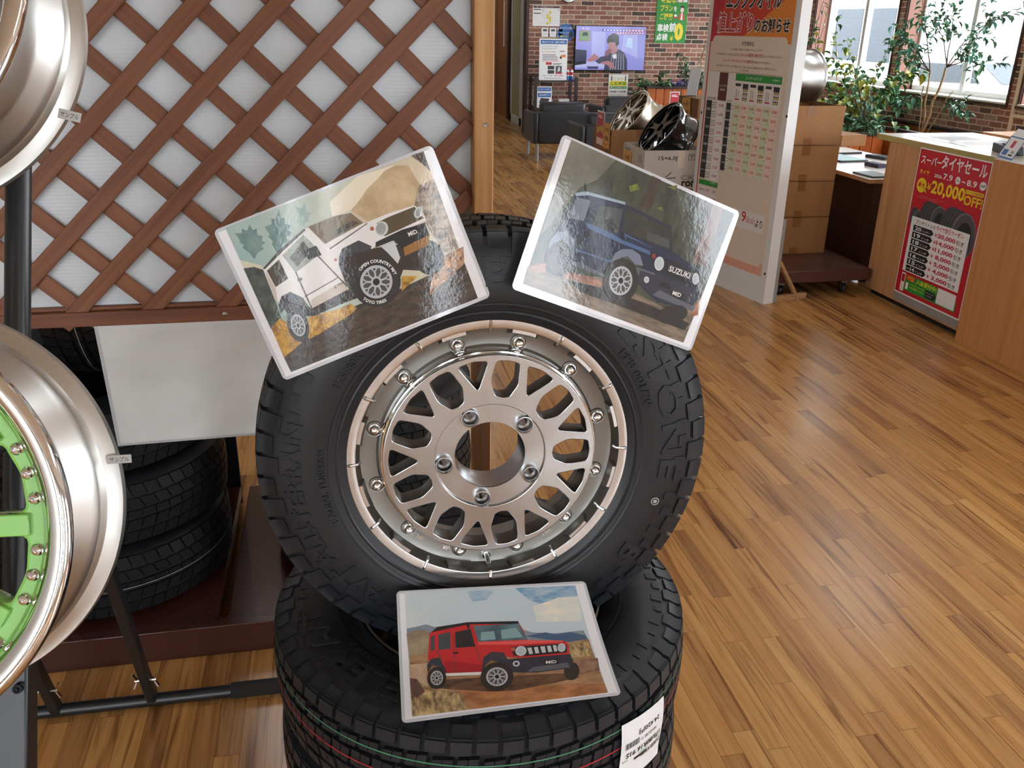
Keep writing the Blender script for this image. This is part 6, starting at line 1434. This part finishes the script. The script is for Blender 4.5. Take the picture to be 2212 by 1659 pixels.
# ------------------------------------------------------------------ corridor: sliding glass door and wooden door
flat('door_white', (214, 212, 204), .4)
wood('door_oak', (140, 84, 40), (164, 102, 54), (178, 116, 66), 'z', .4, 30)
d1 = struct(tag(thing('door_1', None, None, (3.14, 14.1, 0)), kind='structure'))
for nm, y0, y1 in (('sliding_leaf', 0.0, .86), ('sliding_leaf', .90, 1.75)):
    b = MB(); b.box((-.02, y0, .0), (.02, y0 + .07, 2.2), 'door_white'); b.box((-.02, y1 - .07, .0), (.02, y1, 2.2), 'door_white'); b.box((-.02, y0, 0), (.02, y1, .12), 'door_white'); b.box((-.02, y0, 2.1), (.02, y1, 2.2), 'door_white')
    lf = b.build(nm, d1); flat('frosted', (172, 160, 120), .25)
    g = MB(); g.box((-.004, y0 + .07, .12), (.004, y1 - .07, 2.1), 'frosted'); g.build('pane', lf)
d2 = struct(tag(thing('door_2', None, None, (3.15, 16.2, 0)), kind='structure'))
b = MB(); b.box((-.02, 0, 0), (.02, .95, 2.1), 'door_oak'); b.build('leaf', d2); b = MB(); b.box((-.03, .30, 1.2), (-.02, .38, 1.95), 'label_white'); b.build('window_strip', d2)
b = MB(); b.tube([(-.02, .18, .98), (-.07, .18, .98)], .01, 'leg_steel', 12); b.tube([(-.065, .18, .98), (-.065, .30, .98)], .009, 'leg_steel', 12); b.build('handle', d2)
b = MB(); b.box((3.10, 15.98, 0), (3.2, 16.12, 2.9), 'dark_brown'); b.box((3.10, 17.2, 0), (3.2, 17.3, 2.9), 'door_oak'); struct(b.build('trim_2'))

# ------------------------------------------------------------------ planters and plants
wood('slat_orange', (150, 74, 26), (178, 92, 36), (196, 112, 50), 'z', .35, 20, .4); flat('soil', (40, 30, 24), .95)
def planter(label, x0, y0, x1, y1, h, nslat_x, nslat_y, rim='shelf_dark'):
    r_ = thing('slat_planter', label, 'planter', (x0, y0, 0)); w_, d_ = x1 - x0, y1 - y0
    b = MB(); t = .03
    b.box((t, t, 0), (w_ - t, d_ - t, h - .09), 'soil'); b.build('soil', r_)
    b = MB()
    for k in range(nslat_x):
        a, c = w_ * k / nslat_x + .004, w_ * (k + 1) / nslat_x - .004
        b.box((a, 0, .03), (c, .02, h - .03), 'slat_orange'); b.box((a, d_ - .02, .03), (c, d_, h - .03), 'slat_orange')
    for k in range(nslat_y):
        a, c = .02 + (d_ - .04) * k / nslat_y + .004, .02 + (d_ - .04) * (k + 1) / nslat_y - .004
        b.box((0, a, .03), (.02, c, h - .03), 'slat_orange'); b.box((w_ - .02, a, .03), (w_, c, h - .03), 'slat_orange')
    b.build('side_boards', r_, bevel=.003)
    b = MB(); b.box((-.02, -.02, h - .035), (w_ + .02, .035, h), rim); b.box((-.02, d_ - .035, h - .035), (w_ + .02, d_ + .02, h), rim); b.box((-.02, .035, h - .035), (.035, d_ - .035, h), rim); b.box((w_ - .035, .035, h - .035), (w_ + .02, d_ - .035, h), rim); b.build('rim', r_, bevel=.003)
    return r_
planter('orange slatted planter under the green banner, plants trailing from it', 4.62, 13.0, 6.2, 13.45, .765, 12, 3)
planter('orange slatted planter standing below the windows behind the desk', 6.28, 8.55, 6.92, 10.9, .56, 5, 18)
planter('short orange slatted planter in front of the window planter', 5.55, 9.2, 6.1, 10.1, .52, 4, 7)
def leaf_shape(mb, p, d, up, L, wd, m, fold=.25):
    """one leaf: two folded halves, pointed at both ends"""
    d = d.normalized(); s_ = d.cross(up)
    s_ = s_.normalized() if s_.length > 1e-4 else Vector((1, 0, 0)); n_ = s_.cross(d)
    q = lambda u, v, h: p + d * (L * u) + s_ * (wd * v) + n_ * (wd * h)
    vs = [q(0, 0, 0), q(.28, .42, fold), q(.62, .40, fold * .8), q(1, 0, -.35), q(.62, -.40, fold * .8), q(.28, -.42, fold), q(.35, 0, 0), q(.68, 0, -.08)]
    mb.add(vs, [(0, 6, 1), (6, 7, 2, 1), (7, 3, 2), (0, 5, 6), (5, 4, 7, 6), (4, 3, 7)], m)
for nm, a_, b2 in (('leaf_green', (44, 96, 60), (88, 140, 88)), ('leaf_teal', (50, 110, 92), (92, 150, 122)), ('leaf_yellow', (120, 142, 52), (190, 180, 60)), ('leaf_dark', (34, 66, 48), (66, 100, 66)), ('leaf_pale', (120, 150, 110), (170, 190, 140))):
    mottled(nm, a_, b2, 5, .45)
wood('bark', (120, 88, 56), (150, 114, 76), (170, 134, 94), 'z', .8, 40); flat('stem_brown', (84, 60, 44), .8); flat('stem_green', (70, 96, 50), .7); flat('violet', (112, 98, 168), .6)
R3 = random.Random(21)
def rv(s_=1.0): return Vector((R3.uniform(-s_, s_), R3.uniform(-s_, s_), R3.uniform(-s_, s_)))
XMAX = [9.0]   # keeps twigs clear of a wall
def shoot(stems, leaves, p, d, length, r, lf, droop=.2, steps=8, every=1, size=(.05, .032), per=2, start=.25, wob=.2):
    pts = [p.copy()]; d = d.normalized()
    for k in range(steps):
        d = (d + rv(wob) + Vector((0, 0, -droop / steps * 2))).normalized(); p = p + d * (length / steps); p.x = min(p.x, XMAX[0]); pts.append(p.copy())
        if (k + 1) / steps > start and k % every == 0:
            for _ in range(per):
                o = (d * .4 + rv(1.0)).normalized(); s_ = R3.uniform(.75, 1.25)
                leaf_shape(leaves, p + o * .012, o + Vector((0, 0, -.25)), Vector((0, 0, 1)), size[0] * s_, size[1] * s_, lf if isinstance(lf, str) else R3.choice(lf))
    stems.tube(pts, r, 'stem_brown', 6, r * .4)
    return pts
# ficus tree in the window planter
tr = thing('ficus_tree', 'tall leafy ficus tree with twisted pale trunks in front of the right window', 'plant', (6.56, 9.2, .47))
st, lv = MB(), MB(); trunk = MB(); XMAX[0] = .34
for (x0, y0, x1, y1, z1, r) in ((0, 0, .12, -.06, .75, .016), (.02, .02, .0, .05, .70, .013), (-.03, -.01, -.06, .04, .55, .009), (.03, -.03, .2, -.12, .5, .008)):
    pts = [Vector((x0 + (x1 - x0) * k / 6 + .012 * sin(k * 1.9 + r * 300), y0 + (y1 - y0) * k / 6 + .012 * cos(k * 2.3), z1 * k / 6)) for k in range(7)]; trunk.tube(pts, r, 'bark', 8, r * .7)
T1 = Vector((.12, -.06, .75)); T2_ = Vector((0, .05, .70))
for (o, dx, dy, dz, L_, n_) in ((T1, .35, -.45, 1.0, .80, 10), (T1, -.05, .15, 1.0, .95, 11), (T1, .1, -.85, .75, .75, 9), (T2_, -.1, .75, .75, .72, 9), (T2_, .0, .25, .9, .8, 9), (T1, .1, -.9, .35, .62, 8), (T2_, -.05, .9, .3, .55, 8), (Vector((.05, 0, .42)), -.1, .8, .25, .42, 7), (Vector((.06, -.02, .40)), .1, -.9, .0, .55, 7), (T1, -.3, -.2, .8, .7, 8), (T2_, -.3, .5, .6, .55, 8)):
    pts = shoot(st, lv, o, Vector((dx, dy, dz)), L_, .007, ['leaf_teal', 'leaf_green', 'leaf_teal'], .15, n_, 1, (.085, .05), 2, .3, .16)
    for k in (len(pts) // 3, len(pts) // 2, 2 * len(pts) // 3, len(pts) - 2):
        shoot(st, lv, pts[k], Vector((dx, dy, dz)) + rv(.9), L_ * .36, .004, ['leaf_teal', 'leaf_green', 'leaf_dark'], .3, 5, 1, (.085, .05), 2, .1, .2)
trunk.build('trunk', tr); st.build('branches', tr); lv.build('foliage', tr)
# ivy and flowering sprays in the same planter, further along
iv = thing('ivy_bush', 'mixed green and yellow ivy bush beside the silver wheel on the boxes', 'plant', (6.46, 10.5, .47)); st, lv = MB(), MB(); XMAX[0] = .42
for k in range(30):
    a = R3.uniform(0, 2 * PI); up = R3.uniform(.2, 1.6)
    shoot(st, lv, Vector((R3.uniform(-.12, .12), R3.uniform(-.3, .3), 0)), Vector((cos(a) * .4 - .25, sin(a) * .9, up)), R3.uniform(.7, 1.35), .005, ['leaf_green', 'leaf_green', 'leaf_yellow', 'leaf_pale'], R3.uniform(.1, .9), 9, 1, (.10, .085), 3, .15, .22)
for k in range(10): shoot(st, lv, Vector((-.18, R3.uniform(-.35, .2), .05)), Vector((-.6, R3.uniform(-.3, .3), .5)), .6, .004, ['leaf_pale', 'leaf_yellow'], 2.4, 8, 1, (.085, .07), 2, .2, .2)
st.build('stems', iv); lv.build('foliage', iv)
fl = thing('vase_plant', 'green plant with upright stems in a small clear glass vase', 'plant', (5.76, 9.08, .53)); st, lv = MB(), MB(); XMAX[0] = 9
for k in range(7): shoot(st, lv, Vector((R3.uniform(-.02, .02), R3.uniform(-.02, .02), .02)), Vector((R3.uniform(-.25, .25), R3.uniform(-.1, .5), 1.2)), R3.uniform(.45, 1.0), .006, ['leaf_green', 'leaf_teal', 'leaf_yellow'], .2, 10, 1, (.06, .05), 2, .5, .1)
for k in range(12): a = R3.uniform(0, 2 * PI); shoot(st, lv, Vector((0, 0, .1)), Vector((cos(a), sin(a), .7)), .2, .004, ['leaf_teal', 'leaf_dark', 'leaf_green'], .6, 4, 1, (.11, .05), 2, .1, .15)
st.build('stems', fl); lv.build('foliage', fl)
b = MB(); b.lathe([(.0, 0), (.055, 0), (.06, .16), (.057, .16), (.052, .006), (0, .006)], glass('vase_glass', (236, 244, 244), .02), 32); b.build('vase', fl)
fp = thing('trailing_plant', 'trailing plant with grey green leaves and violet flowers in the planter under the banner', 'plant', (5.15, 13.22, .67)); st, lv = MB(), MB()
for k in range(26):
    a = R3.uniform(-1, 1)
    shoot(st, lv, Vector((R3.uniform(-.45, .45), R3.uniform(-.1, .1), 0)), Vector((a * .8, R3.uniform(-.4, .1), R3.uniform(.3, 1.1))), R3.uniform(.2, .5), .005, ['leaf_dark', 'leaf_green', 'leaf_pale', 'leaf_dark'], R3.uniform(.2, 1.2), 7, 1, (.085, .05), 3, .15, .25)
shoot(st, lv, Vector((.05, 0, 0)), Vector((.1, 0, 1.3)), .55, .006, ['leaf_dark', 'leaf_green'], .1, 9, 1, (.07, .045), 3, .2, .15); shoot(st, lv, Vector((.3, 0, 0)), Vector((.35, 0, 1.3)), .75, .006, ['leaf_dark', 'leaf_pale'], .1, 10, 1, (.06, .04), 2, .2, .15)
st.build('stems', fp); lv.build('foliage', fp)
b = MB()
for k in range(90): p = Vector((R3.gauss(.05, .09), -.12 + R3.uniform(-.05, .05), R3.uniform(.06, .18))); leaf_shape(b, p, rv(1), Vector((0, 0, 1)), .035, .03, 'violet')
b.build('flowers', fp)
dr = thing('dried_branches', 'thin dark dried branches with pale leaves against the window left of the silver wheel', 'plant', (6.6, 12.0, .0)); st, lv = MB(), MB()
b = MB(); b.lathe([(0, 0), (.14, 0), (.16, .5), (.15, .5), (.13, .02), (0, .02)], 'shelf_dark', 32); b.build('pot', dr)
for k in range(9): shoot(st, lv, Vector((0, 0, .4)), Vector((R3.uniform(-.2, .2), R3.uniform(-.15, .35), 1.3)), R3.uniform(1.2, 1.9), .008, ['leaf_pale', 'leaf_dark'], .1, 12, 1, (.09, .03), 1, .6, .1)
st.build('stems', dr); lv.build('foliage', dr)
# conduit on the right wall
cd = thing('wall_conduit', 'thin beige conduit running up the brick wall right of the large window', 'conduit', (6.985, 8.36, 0)); flat('conduit_beige', (206, 190, 164), .5)
b = MB(); b.box((-.012, -.018, .0), (.012, .018, 2.9), 'conduit_beige'); b.box((-.012, -1.8, .77), (.012, -.0185, .80), 'conduit_beige'); b.build('duct', cd)

# ------------------------------------------------------------------ outside the windows
flat('facade_white', (236, 238, 240), .7); flat('asphalt', (150, 150, 148), .9); flat('dark_glass', (44, 50, 56), .5, spec=.2); flat('car_white', (224, 226, 230), .2, coat=1.0)
b = MB(); b.box((7.3, -30, -.2), (40, 60, -.1), 'asphalt'); b.box((-40, -60, -.2), (7.3, -5.2, -.1), 'asphalt'); struct(b.build('ground_outside'))
bl = thing('white_building', 'white clad building across the yard with a wide dark window', 'building', (15.2, 12, -.1))
b = MB(); b.box((0, 0, 0), (4, 26, 6.5), 'facade_white')
for k in range(52): b.box((-.02, k * .5, 0), (0, k * .5 + .02, 6.5), 'label_white')
b.build('wall', bl)
b = MB(); b.box((-.06, 11.1, .75), (-.005, 14.3, 2.35), 'alu'); b.build('window_frame', bl); b = MB(); b.box((-.08, 11.2, .85), (-.062, 12.6, 2.25), 'dark_glass'); b.box((-.08, 12.8, .85), (-.062, 14.2, 2.25), 'dark_glass'); b.build('window_pane', bl)
cr = thing('parked_car', 'pale car parked outside, its roof and windscreen seen through the right window', 'car', (10.6, 13.9, -.1))
prof = [(-2.0, .35), (-2.0, .72), (-1.75, .80), (-1.0, .86), (-.25, 1.22), (.3, 1.30), (1.0, 1.24), (1.65, .92), (2.0, .82), (2.05, .4)]
b = MB(); vs = []; n = len(prof)
for x, s_ in ((-.80, .0), (-.84, 0), (.84, 0), (.80, 0)):
    for y, z in prof: vs.append((x * (1 if z < .9 else .84), -y, z))
fs = [(i * n + k, i * n + (k + 1) % n, (i + 1) * n + (k + 1) % n, (i + 1) * n + k) for i in range(3) for k in range(n)] + [tuple(range(n - 1, -1, -1)), tuple(3 * n + k for k in range(n))]
b.add(vs, fs, 'car_white'); b.build('body', cr, bevel=.03)
b = MB()
def cg(pts): b.add(pts, [tuple(range(len(pts)))], 'dark_glass')
cg([(-.62, .98, .885), (.62, .98, .885), (.58, .32, 1.195), (-.58, .32, 1.195)]); cg([(.60, -1.06, 1.225), (-.60, -1.06, 1.225), (-.62, -1.6, .96), (.62, -1.6, .96)])
for sx in (-1, 1): cg([(sx * .825, .85, .885), (sx * .715, .25, 1.2), (sx * .715, -.95, 1.2), (sx * .80, -1.35, .95)])
b.build('windows', cr)
for sx in (-1, 1):
    for y in (1.3, -1.3):
        b = MB(); b.lathe([(0, -.09), (.30, -.09), (.32, -.06), (.32, .06), (.30, .09), (.19, .095), (.17, .08), (0, .09)], 'rubber', 40, T=Matrix.Translation((sx * .78, y, .32)) @ Matrix.Rotation(PI / 2 * sx, 4, 'Y')); b.build('wheel', cr)
